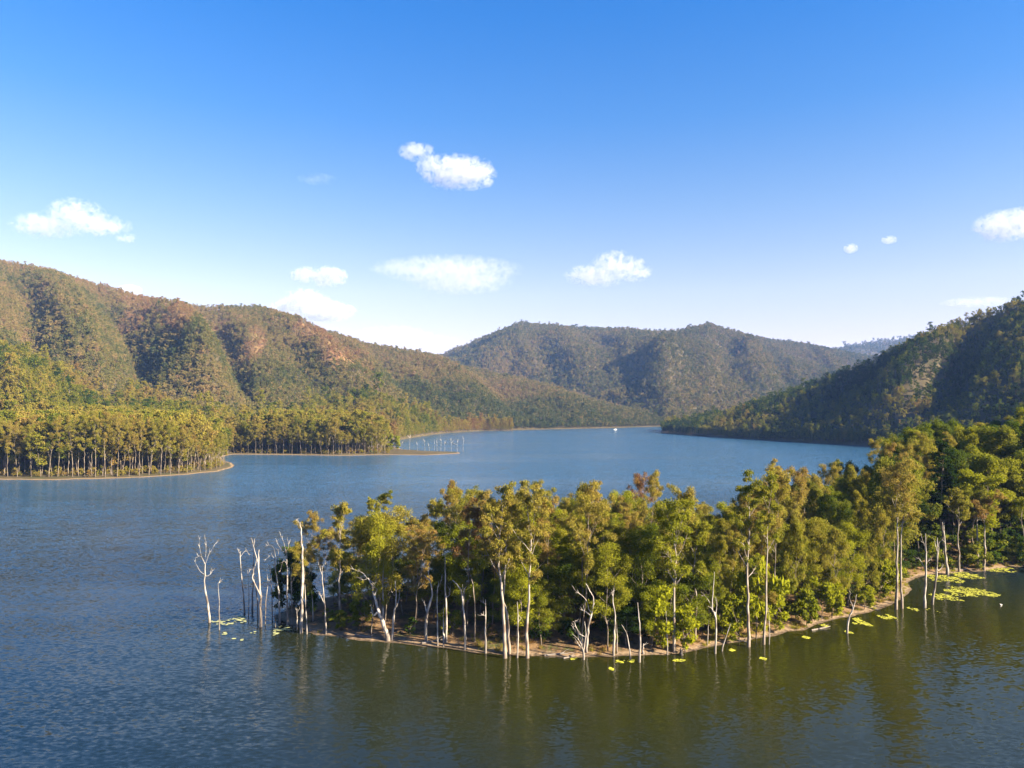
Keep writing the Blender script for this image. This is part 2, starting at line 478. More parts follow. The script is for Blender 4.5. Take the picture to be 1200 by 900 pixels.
# ---- ground materials
def ground_material(name, sand, soil, dry, green, scale, red=None):
    m, nt, out = new_mat(name)
    tc = N(nt, 'ShaderNodeTexCoord'); geo = N(nt, 'ShaderNodeNewGeometry')
    sep = N(nt, 'ShaderNodeSeparateXYZ'); nt.links.new(geo.outputs['Position'], sep.inputs[0])
    n1 = N(nt, 'ShaderNodeTexNoise'); n1.inputs['Scale'].default_value = scale; n1.inputs['Detail'].default_value = 6; nt.links.new(geo.outputs['Position'], n1.inputs[0])
    n2 = N(nt, 'ShaderNodeTexNoise'); n2.inputs['Scale'].default_value = scale * 8; n2.inputs['Detail'].default_value = 5; nt.links.new(geo.outputs['Position'], n2.inputs[0])
    f = math_n(nt, 'ADD', math_n(nt, 'MULTIPLY', n1.outputs['Fac'], .65), math_n(nt, 'MULTIPLY', n2.outputs['Fac'], .35))
    r = ramp(nt, [(.36, green), (.45, soil), (.55, dry), (.66, soil)]); nt.links.new(f, r.inputs[0])
    h = math_n(nt, 'ADD', sep.outputs[2], math_n(nt, 'MULTIPLY_ADD', n2.outputs['Fac'], .5, -.25))
    sa = N(nt, 'ShaderNodeMapRange'); nt.links.new(h, sa.inputs[0])
    sa.inputs[1].default_value = .14; sa.inputs[2].default_value = .34; sa.inputs[3].default_value = 1; sa.inputs[4].default_value = 0
    sfac = sa.outputs[0]
    if red:
        be = N(nt, 'ShaderNodeAttribute', attribute_name='beach'); sfac = math_n(nt, 'MULTIPLY', sfac, be.outputs['Fac'])
    mx = N(nt, 'ShaderNodeMix', data_type='RGBA'); nt.links.new(sfac, mx.inputs[0]); nt.links.new(r.outputs[0], mx.inputs[6]); mx.inputs[7].default_value = (*sand, 1)
    col = mx.outputs[2]
    if red:
        at = N(nt, 'ShaderNodeAttribute', attribute_name='bare')
        m2 = N(nt, 'ShaderNodeMix', data_type='RGBA'); nt.links.new(at.outputs['Fac'], m2.inputs[0]); nt.links.new(col, m2.inputs[6])
        rr = ramp(nt, [(.35, red[0]), (.6, red[1])]); nt.links.new(f, rr.inputs[0]); nt.links.new(rr.outputs[0], m2.inputs[7]); col = m2.outputs[2]
    wet = N(nt, 'ShaderNodeMapRange'); nt.links.new(h, wet.inputs[0])
    wet.inputs[1].default_value = .02; wet.inputs[2].default_value = .16; wet.inputs[3].default_value = .35; wet.inputs[4].default_value = 1
    m3 = N(nt, 'ShaderNodeVectorMath', operation='SCALE'); nt.links.new(col, m3.inputs[0]); nt.links.new(wet.outputs[0], m3.inputs['Scale'])
    p = N(nt, 'ShaderNodeBsdfPrincipled'); p.inputs['Roughness'].default_value = .95; p.inputs['Specular IOR Level'].default_value = .15
    nt.links.new(m3.outputs[0], p.inputs['Base Color'])
    b = N(nt, 'ShaderNodeBump'); b.inputs['Strength'].default_value = .6; b.inputs['Distance'].default_value = .4; nt.links.new(n2.outputs['Fac'], b.inputs['Height'])
    nt.links.new(b.outputs[0], p.inputs['Normal']); nt.links.new(p.outputs[0], out.inputs[0])
    return m


M_GROUND = ground_material('point_ground', (.20, .15, .10), (.08, .053, .031), (.17, .11, .056), (.055, .06, .018), .16)
M_HILL = ground_material('hill_ground', (.24, .175, .11), (.055, .046, .026), (.075, .062, .032), (.044, .048, .019), .02, ((.20, .10, .055), (.17, .125, .05)))

# near point
gx = np.arange(-70, 520.1, 1.6); gy = np.arange(38, 332, 1.6)
X, Y = np.meshgrid(gx, gy); Z, D = pen_height(X, Y)
o = mesh_obj('peninsula_land', grid_mesh('peninsula_land', X, Y, Z, M_GROUND)); tag(o, kind='structure')

# bare reddish and grassy scars on the left range, in (px, row) of the ridge map
SCARS = [(185, .74, 42, .16), (215, .55, 24, .18), (165, .86, 20, .10), (240, .82, 26, .12), (375, .62, 30, .18), (405, .45, 36, .14), (335, .80, 22, .12), (300, .55, 12, .12)]


def bare_mask(x, y):
    px, d0, d1, t = hill_t(HILLS[0], x, y)
    m = 0
    for a, b, w, h in SCARS:
        m = np.maximum(m, np.exp(-((px - a) / w) ** 2 - ((t - b) / h) ** 2))
    m = 1.4 * m + (fbm(x * .012, y * .012) - .47) * .8
    return np.clip((m - .27) * 2.4, 0, 1)


pxs = np.arange(-420, 1640, 4.0); ds = 300 * 1.0078 ** np.arange(0, 395)
PX, Y = np.meshgrid(pxs, ds); X = (PX - 600) / FPX * Y
Z, WH, SD = land_height(X, Y, True)
o = mesh_obj('hills', grid_mesh('hills', X, Y, Z, M_HILL, {'bare': bare_mask(X, Y) * (WH == 0), 'beach': ((SD > -9) & (Y < 720)).astype(float)})); tag(o, kind='structure')

# ---------------------------------------------------------------- water
def water():
    m, nt, out = new_mat('lake_water')
    geo = N(nt, 'ShaderNodeNewGeometry')

    def nz(scale, detail, sx=1.0, sy=1.0, rot=.35):
        mp = N(nt, 'ShaderNodeMapping'); mp.inputs['Scale'].default_value = (sx, sy, 1); mp.inputs['Rotation'].default_value = (0, 0, rot)
        nt.links.new(geo.outputs['Position'], mp.inputs[0])
        n = N(nt, 'ShaderNodeTexNoise'); n.inputs['Scale'].default_value = scale; n.inputs['Detail'].default_value = detail; n.inputs['Roughness'].default_value = .55
        nt.links.new(mp.outputs[0], n.inputs[0]); return n
    a = nz(2.5, 4, .5, 1.0); b = nz(.28, 2, .5, 1.0, .2); c = nz(.016, 5, .28, 1.0, .06)
    wind = ramp(nt, [(.36, (.35,) * 3), (.50, (.95,) * 3), (.7, (1,) * 3)]); nt.links.new(c.outputs['Fac'], wind.inputs[0])
    v1 = N(nt, 'ShaderNodeVectorMath', operation='SUBTRACT'); nt.links.new(a.outputs['Color'], v1.inputs[0]); v1.inputs[1].default_value = (.5, .5, .5)
    v2 = N(nt, 'ShaderNodeVectorMath', operation='SUBTRACT'); nt.links.new(b.outputs['Color'], v2.inputs[0]); v2.inputs[1].default_value = (.5, .5, .5)
    s1 = N(nt, 'ShaderNodeVectorMath', operation='MULTIPLY'); nt.links.new(v1.outputs[0], s1.inputs[0]); s1.inputs[1].default_value = (.50, .80, 0)
    s2 = N(nt, 'ShaderNodeVectorMath', operation='MULTIPLY'); nt.links.new(v2.outputs[0], s2.inputs[0]); s2.inputs[1].default_value = (.10, .18, 0)
    ad = N(nt, 'ShaderNodeVectorMath', operation='ADD'); nt.links.new(s1.outputs[0], ad.inputs[0]); nt.links.new(s2.outputs[0], ad.inputs[1])
    # green algal shallows about the point, clear deep water elsewhere
    dv = N(nt, 'ShaderNodeVectorMath', operation='DISTANCE'); mp = N(nt, 'ShaderNodeMapping'); mp.inputs['Scale'].default_value = (.8, 1.15, 0)
    nt.links.new(geo.outputs['Position'], mp.inputs[0]); nt.links.new(mp.outputs[0], dv.inputs[0]); dv.inputs[1].default_value = (34 * .8, 118 * 1.15, 0)
    gr = N(nt, 'ShaderNodeMapRange', interpolation_type='SMOOTHSTEP'); gr.inputs[1].default_value = 30; gr.inputs[2].default_value = 100; gr.inputs[3].default_value = 1; gr.inputs[4].default_value = 0
    nt.links.new(dv.outputs['Value'], gr.inputs[0])
    reach = N(nt, 'ShaderNodeMapRange'); reach.inputs[1].default_value = 70; reach.inputs[2].default_value = 330; reach.inputs[3].default_value = 1.0; reach.inputs[4].default_value = 2.4
    nt.links.new(dv.outputs['Value'], reach.inputs[0])
    lee = math_n(nt, 'MULTIPLY', math_n(nt, 'MULTIPLY', wind.outputs[0], reach.outputs[0]), math_n(nt, 'MULTIPLY_ADD', gr.outputs[0], -.38, 1.0))
    sw = N(nt, 'ShaderNodeVectorMath', operation='SCALE'); nt.links.new(ad.outputs[0], sw.inputs[0]); nt.links.new(lee, sw.inputs['Scale'])
    au = N(nt, 'ShaderNodeVectorMath', operation='ADD'); nt.links.new(sw.outputs[0], au.inputs[0]); au.inputs[1].default_value = (0, 0, 1)
    nn = N(nt, 'ShaderNodeVectorMath', operation='NORMALIZE'); nt.links.new(au.outputs[0], nn.inputs[0])
    mx = N(nt, 'ShaderNodeMix', data_type='RGBA'); nt.links.new(gr.outputs[0], mx.inputs[0]); mx.inputs[6].default_value = (.003, .011, .022, 1); mx.inputs[7].default_value = (.014, .016, .0025, 1)
    deep = N(nt, 'ShaderNodeMapRange', interpolation_type='SMOOTHSTEP'); deep.inputs[1].default_value = 80; deep.inputs[2].default_value = 330  # far water: blue of reflected sky put into the base colour
    nt.links.new(dv.outputs['Value'], deep.inputs[0])
    md = N(nt, 'ShaderNodeMix', data_type='RGBA'); nt.links.new(deep.outputs[0], md.inputs[0]); nt.links.new(mx.outputs[2], md.inputs[6]); md.inputs[7].default_value = (.020, .066, .128, 1); mx = md
    p = N(nt, 'ShaderNodeBsdfPrincipled'); nt.links.new(math_n(nt, 'MULTIPLY_ADD', gr.outputs[0], -.10, .16), p.inputs['Roughness']); p.inputs['IOR'].default_value = 1.33
    nt.links.new(mx.outputs[2], p.inputs['Base Color']); nt.links.new(nn.outputs[0], p.inputs['Normal']); nt.links.new(p.outputs[0], out.inputs[0])
    return m


W = 7000
o = mesh_obj('water', np_mesh('water', [(-W, -W, 0), (W, -W, 0), (W, W, 0), (-W, W, 0)], [(0, 1, 2, 3)], (water(),))); tag(o, kind='structure')

# ---------------------------------------------------------------- woods instanced on the hills
def far_tree(seed, H, cb, Rc, nl, nleaf, L, W, style, leaf, bark):
    tm, cm = tree_meshes(seed, H, cb, Rc, nl, nleaf, L, W, style, bark, leaf)
    cm2 = cm.copy(); vt = np.empty(len(tm.vertices) * 3, np.float32)
    # one mesh with trunk and leaves
    nv, nf = len(tm.vertices), len(tm.polygons)
    a = np.empty(nv * 3, np.float32); tm.vertices.foreach_get('co', a)
    b = np.empty(len(cm.vertices) * 3, np.float32); cm.vertices.foreach_get('co', b)
    fa = np.empty(nf * 4, np.int32); tm.loops.foreach_get('vertex_index', fa)
    fb = np.empty(len(cm.polygons) * 4, np.int32); cm.loops.foreach_get('vertex_index', fb)
    tb = np.empty(len(cm.polygons), np.float32); cm.attributes['tint'].data.foreach_get('value', tb)
    me = np_mesh('woodland_tree', np.concatenate([a.reshape(-1, 3), b.reshape(-1, 3)]), np.concatenate([fa.reshape(-1, 4), fb.reshape(-1, 4) + nv]), (bark, leaf),
                 attrs={'tint': ('FACE', np.concatenate([np.zeros(nf), tb]))})
    mi = np.concatenate([np.zeros(nf, np.int32), np.ones(len(tb), np.int32)]); me.polygons.foreach_set('material_index', mi)
    return bpy.data.objects.new('woodland_tree', me)


def source(name, objs):
    c = bpy.data.collections.new(name)
    for o in objs: c.objects.link(o)
    return c


SRC_FAR = source('hill_tree_sources', [far_tree(60 + i, H, cb, rc, 9, 420, 1.15, .75, st, M_LEAF_FAR, M_BARK) for i, (H, cb, rc, st) in enumerate(
    [(15, .35, 4.2, 'dome'), (17, .45, 4.0, 'gum'), (13, .3, 4.2, 'dome'), (18, .5, 4.2, 'gum'), (14, .4, 3.8, 'dome')])])
SRC_MID = source('woodland_tree_sources', [far_tree(80 + i, H, cb, rc, 11, 1500, .75, .42, st, M_LEAF_I, M_BARK) for i, (H, cb, rc, st) in enumerate(
    [(19, .38, 4.4, 'gum'), (21, .48, 4.4, 'gum'), (17, .28, 4.4, 'dome'), (20, .35, 4.6, 'dome'), (22, .5, 4.2, 'gum')])])


def instancer(coll):
    ng = bpy.data.node_groups.new('grow_trees', 'GeometryNodeTree')
    ng.interface.new_socket('Geometry', in_out='INPUT', socket_type='NodeSocketGeometry'); ng.interface.new_socket('Geometry', in_out='OUTPUT', socket_type='NodeSocketGeometry')
    gi = ng.nodes.new('NodeGroupInput'); go = ng.nodes.new('NodeGroupOutput')
    ci = ng.nodes.new('GeometryNodeCollectionInfo'); ci.inputs['Collection'].default_value = coll
    ci.inputs['Separate Children'].default_value = True; ci.inputs['Reset Children'].default_value = True
    ip_ = ng.nodes.new('GeometryNodeInstanceOnPoints'); ip_.inputs['Pick Instance'].default_value = True

    def attr(n, t):
        a = ng.nodes.new('GeometryNodeInputNamedAttribute'); a.data_type = t; a.inputs['Name'].default_value = n
        return [s for s in a.outputs if s.enabled and s.name == 'Attribute'][0]
    L = ng.links.new
    L(gi.outputs[0], ip_.inputs['Points']); L(ci.outputs[0], ip_.inputs['Instance'])
    L(attr('variant', 'INT'), ip_.inputs['Instance Index'])
    L(attr('turn', 'FLOAT_VECTOR'), ip_.inputs['Rotation']); L(attr('size', 'FLOAT_VECTOR'), ip_.inputs['Scale'])
    L(ip_.outputs[0], go.inputs[0])
    return ng


def wood(name, pts, size, tone, lime, nvar, ng, label=None, cat=None):
    n = len(pts)
    me = bpy.data.meshes.new(name); me.vertices.add(n); me.vertices.foreach_set('co', np.asarray(pts, np.float32).ravel())
    a = me.attributes.new('variant', 'INT', 'POINT'); a.data.foreach_set('value', rng.integers(0, nvar, n).astype(np.int32))
    t = np.zeros((n, 3), np.float32); t[:, 2] = rng.uniform(0, 6.28, n); t[:, :2] = rng.normal(0, .04, (n, 2))
    a = me.attributes.new('turn', 'FLOAT_VECTOR', 'POINT'); a.data.foreach_set('vector', t.ravel())
    s = np.asarray(size, np.float32)[:, None] * np.column_stack([rng.uniform(.85, 1.2, n)] * 2 + [rng.uniform(.85, 1.15, n)]).astype(np.float32)
    a = me.attributes.new('size', 'FLOAT_VECTOR', 'POINT'); a.data.foreach_set('vector', s.astype(np.float32).ravel())
    a = me.attributes.new('tone', 'FLOAT', 'POINT'); a.data.foreach_set('value', np.asarray(tone, np.float32))
    a = me.attributes.new('lime', 'FLOAT', 'POINT'); a.data.foreach_set('value', np.asarray(lime, np.float32))
    o = mesh_obj(name, me); md = o.modifiers.new('grow', 'NODES'); md.node_group = ng
    tag(o, label, cat, kind='stuff')
    return o


NG_FAR = instancer(SRC_FAR); NG_MID = instancer(SRC_MID)



# ---------------------------------------------------------------- trees of the point
def land_pt(px, py):
    """where the line of sight through a photo pixel meets the near point or the water"""
    z = 0.0
    for _ in range(8):
        p = ground_pt(px, py, z); z = max(0.0, float(pen_height(p[:1], p[1:])[0][0])) * .6 + z * .4
    return p[0], p[1], z


LABELLED = []          # (object, px, distance, kind, tone, height) for the label pass


def px_path(pts, base, Y, g, bend=.10, y0=0.0):
    """photo pixels -> local metres about the tree's base; gives the limb some depth of its own"""
    q = []
    yy = y0
    for i, (a, b) in enumerate(pts):
        s = space_pt(a, b, Y)
        if i: yy += g.normal(0, bend) * np.hypot(a - pts[i - 1][0], b - pts[i - 1][1]) / FPX * Y
        q.append((s[0] - base[0], yy, s[2] - base[2]))
    return np.array(q)


def smooth_path(p, n=4):
    """Catmull-Rom through the points, slightly knobbly"""
    p = np.vstack([2 * p[0] - p[1], p, 2 * p[-1] - p[-2]]); o = []
    for i in range(1, len(p) - 2):
        for t in np.linspace(0, 1, n, endpoint=False):
            a, b, c, d = p[i - 1], p[i], p[i + 1], p[i + 2]
            o.append(.5 * (2 * b + (c - a) * t + (2 * a - 5 * b + 4 * c - d) * t * t + (3 * b - a - 3 * c + d) * t ** 3))
    o.append(p[-2]); return np.array(o)


def dead_tree(label, wpx, paths, mat=None, name='dead_tree', twigs=4, tip=.22):
    mat = mat or (M_DROWNED if 255 < paths[0][0][0] < 347 and paths[0][0][0] != 328 else M_DEAD)
    x, y, z = land_pt(*paths[0][0]); base = (x, y, z)
    g = np.random.default_rng(int(paths[0][0][0] * 31 + paths[0][0][1] * 7))
    root = thing(name, base); r0 = wpx * (.74 if paths[0][0][0] < 350 else .86) / 2 / FPX * y
    tr = smooth_path(px_path(paths[0], base, y, g)); n = len(tr)
    tr[1:-1, :2] += g.normal(0, r0 * .18, (n - 2, 2))
    rad = r0 * (1 - np.linspace(0, 1, n) * (1 - tip)) * g.uniform(.86, 1.14, n); rad[0] *= 1.35
    tr0 = tr.copy(); tr0[0, 2] -= 1.5
    v, f = tubes([(tr0, rad)], 8); mesh_obj('trunk', np_mesh('trunk', v, f, (mat,), True), root)
    for br in paths[1:]:
        q0 = space_pt(*br[0], y) - np.array(base); k = int(np.argmin(np.hypot(tr[:, 0] - q0[0], tr[:, 2] - q0[2])))
        b = smooth_path(px_path(br, base, y, g, .35, tr[k, 1])); b[0] = tr[k]; m = len(b)
        b[1:-1] += g.normal(0, rad[k] * .12, (m - 2, 3))
        rb = rad[k] * .68 * (1 - np.linspace(0, 1, m) * .75)
        P = [(b, rb)]
        for j in range(twigs):
            i = int(g.integers(m // 2, m)); d = unit(b[i] - b[max(0, i - 2)] + g.normal(0, .6, 3) * .5 + UP * .1)
            L = g.uniform(.35, .9); P.append((np.array([b[i], b[i] + d * L * .5 + g.normal(0, .05, 3), b[i] + d * L + UP * .08]), np.array([.035, .025, .01])))
        v, f = tubes(P, 6); mesh_obj('branch', np_mesh('branch', v, f, (mat,), True), root)
    tag(root, label, 'dead tree' if name == 'dead_tree' else 'stump')
    return root


DEAD = [
    ('forked white dead tree standing alone in open water, farthest left', 4.2,
     [[(246, 729), (245, 700), (243, 684), (242, 660)], [(242, 662), (238, 650), (235, 640), (234, 632)], [(241, 660), (242, 645), (241, 632)], [(242, 662), (246, 650), (249, 643), (254, 632)], [(243, 675), (248, 672), (250, 668)], [(242, 672), (236, 668), (233, 656)], [(239, 652), (233, 651)]]),
    ('thin dark dead pole in the water beside the lone forked white tree', 2.0, [[(257, 738), (257, 710), (256, 683)], [(256, 686), (258, 680)]]),
    ('slender pale dead trunk with a crooked bent tip, first of the drowned cluster', 2.6, [[(287, 718), (286, 690), (285, 660), (284, 645)], [(285, 655), (283, 648), (282, 644)], [(285, 650), (289, 645), (293, 651)]]),
    ('pale dead trunk close behind the twin white trunks of the drowned cluster', 2.8, [[(295, 714), (295, 690), (295, 665), (296, 640), (297, 632)], [(296, 650), (293, 646)]]),
    ('stout white dead trunk with a long slanting spike, centre of the drowned cluster', 4.4, [[(305, 735), (305, 700), (303, 665), (304, 644)], [(304, 662), (300, 648), (297, 634)], [(305, 700), (299, 678), (298, 672)]]),
    ('slim white dead trunk leaning against the spiked trunk of the drowned cluster', 2.4, [[(302, 726), (301, 700), (298, 676), (301, 655)]]),
    ('needle thin dead stem between the first two pale trunks of the drowned cluster', 1.6, [[(291, 722), (291, 695), (290, 668)], [(290, 674), (292, 668)]]),
    ('thin bent dead stem in the gap left of the arching tree', 1.7, [[(311, 731), (311, 705), (313, 684), (311, 668)], [(313, 688), (316, 680)]]),
    ('thin dead stem almost touching the two armed tree on its right', 1.8, [[(342, 730), (342, 705), (341, 680), (343, 664)], [(341, 684), (344, 678)]]),
    ('short thin dead stem in the water under the arching limbs', 1.6, [[(323, 735), (323, 718), (324, 702)]]),
    ('thin broken dead trunk right of the spiked trunk in the water', 2.2, [[(319, 727), (318, 700), (316, 680), (315, 664)], [(316, 680), (313, 668)]]),
    ('bleached dead tree whose two limbs arch over to the left', 3.6, [[(328, 730), (327, 700), (325, 682), (322, 666), (322, 652)], [(323, 668), (319, 657), (314, 653), (309, 657)], [(322, 652), (319, 644), (315, 640), (311, 641)], [(323, 660), (324, 650), (322, 645)]]),
    ('tall white dead tree with two raised arms in front of dark bush', 3.6, [[(337, 733), (336, 705), (336, 680), (335, 662), (334, 645)], [(335, 650), (330, 645), (326, 639), (322, 635)], [(334, 648), (333, 636), (331, 626)], [(335, 648), (337, 640), (336, 634)], [(335, 662), (331, 658), (329, 668)]]),
    ('tallest straight dead pole with a tiny hooked tip at the left tip', 4.4, [[(353, 742), (353, 700), (353, 660), (352, 630), (351, 612)], [(351, 615), (348, 612), (345, 611)]]),
    ('thin dead stem just right of the tallest hooked pole', 1.9, [[(360, 743), (359, 710), (356, 665)]]),
    ('short crooked dead snag at the foot of the tallest hooked pole', 2.2, [[(348, 738), (348, 722), (346, 713)], [(347, 720), (350, 714)]]),
    ('short straight dead stem on the bank behind a slim forked pale trunk', 1.8, [[(367, 728), (367, 708), (366, 690)]]),
    ('slim forked pale dead trunk rising from the left bank\'s dark edge', 2.4, [[(382, 743), (381, 710), (380, 680), (381, 660)], [(381, 710), (377, 700), (375, 696)], [(380, 672), (376, 660)], [(380, 665), (385, 657)]]),
    ('big leaning white dead tree with claw like branches reaching left', 6.4, [[(456, 750), (449, 728), (443, 712), (437, 694), (431, 678)], [(431, 680), (424, 673), (417, 670), (410, 667)], [(431, 678), (426, 680), (420, 678)], [(432, 680), (437, 683), (438, 687)], [(444, 716), (438, 720), (434, 713)], [(438, 698), (441, 692), (438, 688)]], ),
    ('pale upright dead tree with drooping right limb beside the big leaning one', 3.2, [[(450, 740), (449, 710), (448, 685), (449, 660)], [(448, 688), (444, 676), (438, 675)], [(448, 684), (453, 682), (456, 694), (461, 699)]]),
    ('charred black dead trunk with a fork beside the big leaning white one', 4.0, [[(459, 750), (461, 725), (464, 705), (463, 681)], [(463, 715), (466, 705), (466, 695)]]),
    ('white dead trunk bending right then hooking left, on the brown bank', 4.4, [[(499, 752), (500, 730), (502, 714), (506, 702), (507, 690), (504, 680), (497, 673)], [(501, 717), (499, 709), (497, 704)], [(505, 682), (503, 672), (503, 660)]]),
    ('thin grey dead stem left of the tall twin straight trunks', 2.2, [[(513, 757), (512, 725), (512, 695), (514, 682)], [(513, 690), (517, 680)]]),
    ('thin white dead pole at the water in front of a taller straight trunk', 2.6, [[(520, 758), (519, 735), (519, 710)]]),
    ('tall straight pale dead trunk with a curved side arm', 3.4, [[(523, 752), (523, 715), (522, 680), (522, 652)], [(523, 700), (528, 694), (528, 687)]]),
    ('white dead trunk with a sickle shaped left limb and a spire', 3.8, [[(545, 761), (545, 735), (543, 712), (540, 693), (535, 685), (530, 680)], [(543, 712), (544, 695), (543, 681)]]),
    ('short knobbly white dead pole with broken top in the shallows', 3.4, [[(569, 765), (569, 735), (569, 702)], [(569, 722), (566, 720)], [(569, 708), (567, 706)]]),
    ('thin brown dead pole between two tall white gums', 2.4, [[(606, 771), (607, 738), (606, 704)], [(607, 728), (611, 725)]]),
    ('low fan shaped white dead snag at the water\'s edge', 3.0, [[(684, 773), (684, 758), (686, 742), (685, 728)], [(684, 764), (679, 750), (673, 744)], [(684, 758), (678, 744), (672, 737)], [(685, 752), (680, 742), (674, 735)], [(683, 764), (676, 752)], [(680, 746), (674, 732), (674, 727)]]),
    ('dead tree with two long curved horns behind the low fan shaped snag', 3.6, [[(687, 764), (688, 745), (690, 728), (694, 714), (695, 700), (691, 692), (686, 683)], [(691, 720), (686, 716), (681, 714)], [(690, 716), (688, 705), (681, 696), (673, 690)]]),
    ('crooked dead trunk with a small hooked white tip against dark shade', 3.2, [[(719, 768), (720, 740), (721, 722), (718, 705), (719, 692)], [(719, 694), (721, 685), (725, 685)], [(719, 700), (716, 694)]]),
    ('second thin dead stem touching the hooked crooked trunk on its right', 1.8, [[(723, 766), (723, 745), (722, 728)]]),
    ('bow shaped thin white dead stem curving up to the left', 2.2, [[(739, 774), (737, 757), (734, 742), (728, 731)]]),
    ('straight white dead pole beside the bow shaped stem', 3.2, [[(749, 776), (750, 752), (748, 728), (746, 704)]]),
    ('slim grey dead pole left of the forked white gum', 2.0, [[(782, 767), (781, 740), (780, 715)]]),
    ('white dead tree with antler limbs on its left and a broken right top', 3.0, [[(838, 766), (839, 740), (838, 720), (835, 714), (836, 690), (837, 670)], [(838, 722), (833, 712), (828, 709)], [(836, 714), (828, 700), (822, 698)], [(838, 722), (840, 712), (839, 704)]]),
    ('grey dead stem in the shade left of the antler limbed tree', 2.0, [[(829, 756), (829, 740), (830, 726)]]),
    ('grey dead pole slanting to the right at the right bank\'s edge', 2.6, [[(845, 763), (850, 748), (856, 731)]]),
    ('thin short dead stem beside the slim tall white gum', 1.8, [[(901, 755), (901, 735), (900, 712)]]),
    ('dark twisted dead snag leaning right at the reedy bank', 3.4, [[(992, 742), (995, 725), (1001, 710), (1003, 696)], [(1000, 712), (996, 700), (998, 692)]]),
    ('tall grey dead tree with many broken arms standing in yellow weed', 4.0, [[(1083, 712), (1085, 685), (1085, 655), (1084, 625)], [(1085, 668), (1081, 658), (1079, 655)], [(1085, 650), (1088, 635), (1094, 626)], [(1084, 642), (1080, 630)], [(1085, 660), (1091, 655)]]),
    ('grey dead trunk twinned with the many armed tree in yellow weed', 3.6, [[(1092, 708), (1092, 680), (1091, 650), (1092, 628)], [(1091, 660), (1096, 645), (1097, 636)], [(1092, 668), (1099, 662)], [(1091, 645), (1087, 632)]]),
    ('bare pale trunk with one stub arm, at the back of the inlet', 4.0, [[(1110, 673), (1109, 648), (1107, 630), (1105, 612)], [(1108, 636), (1104, 632)], [(1107, 628), (1110, 615)]]),
    ('short broken dead stump in the shallows right of the forked white gum', 3.4, [[(753.5, 766), (753.5, 760), (754, 754)], [(754, 757), (755, 755)]], None, 'tree_stump'),
    ('dark rotten stump at the water by the round lime bush', 6.0, [[(798, 768), (798, 763), (797, 760)], [(798, 763), (801, 760)]], M_CHAR, 'tree_stump'),
]
for d in DEAD:
    dead_tree(*d)
# drowned trunks off the sandy spit far across the water
FAR_DEAD = [(471, 529, 511), (480, 529, 508), (489, 530, 514), (498, 529.5, 508), (503, 529.5, 518), (512, 530, 513), (517, 530, 506), (521, 529, 516), (529, 530, 511), (536, 530.5, 510), (543, 529, 507), (509, 528, 515)]
wordn = ['first', 'second', 'third', 'fourth', 'fifth', 'sixth', 'seventh', 'eighth', 'ninth', 'tenth', 'eleventh', 'twelfth', 'thirteenth', 'fourteenth', 'fifteenth', 'sixteenth', 'seventeenth', 'eighteenth', 'nineteenth', 'twentieth']
wordn += ['twenty-' + a for a in wordn[:9]] + ['thirtieth'] + ['thirty-' + a for a in wordn[:9]] + ['fortieth'] + ['forty-' + a for a in wordn[:9]] + ['fiftieth'] + ['fifty-' + a for a in wordn[:9]] + ['sixtieth'] + ['sixty-' + a for a in wordn[:9]]
for i, (a, b, t) in enumerate(sorted(FAR_DEAD)[::1]):
    p = ground_pt(a, b); g = np.random.default_rng(900 + i); h = (b - t) / FPX * p[1] * g.uniform(.6, 1.05)
    root = thing('dead_tree', (p[0], p[1], 0))
    tr = np.column_stack([np.cumsum(g.normal(0, .14, 7)), np.cumsum(g.normal(0, .14, 7)), np.linspace(-1.2, h, 7)])
    v, f = tubes([(tr, g.uniform(.09, .15) * (1 - np.linspace(0, 1, 7) * .75))], 6); mesh_obj('trunk', np_mesh('trunk', v, f, (M_DEAD,), True), root)
    for j in range(2):
        k = int(g.integers(4, 6)); e = tr[k] + np.array([g.normal(0, 1.2), g.normal(0, 1), g.uniform(1.5, 3)])
        v, f = tubes([(np.array([tr[k], (tr[k] + e) / 2 + [0, 0, -.3], e]), np.array([.16, .12, .05]))], 5); mesh_obj('branch', np_mesh('branch', v, f, (M_DEAD,), True), root)
    tag(root, '%s bare drowned trunk from the left off the distant sandy spit' % wordn[i], 'dead tree', 'drowned trunks off the sandy spit')

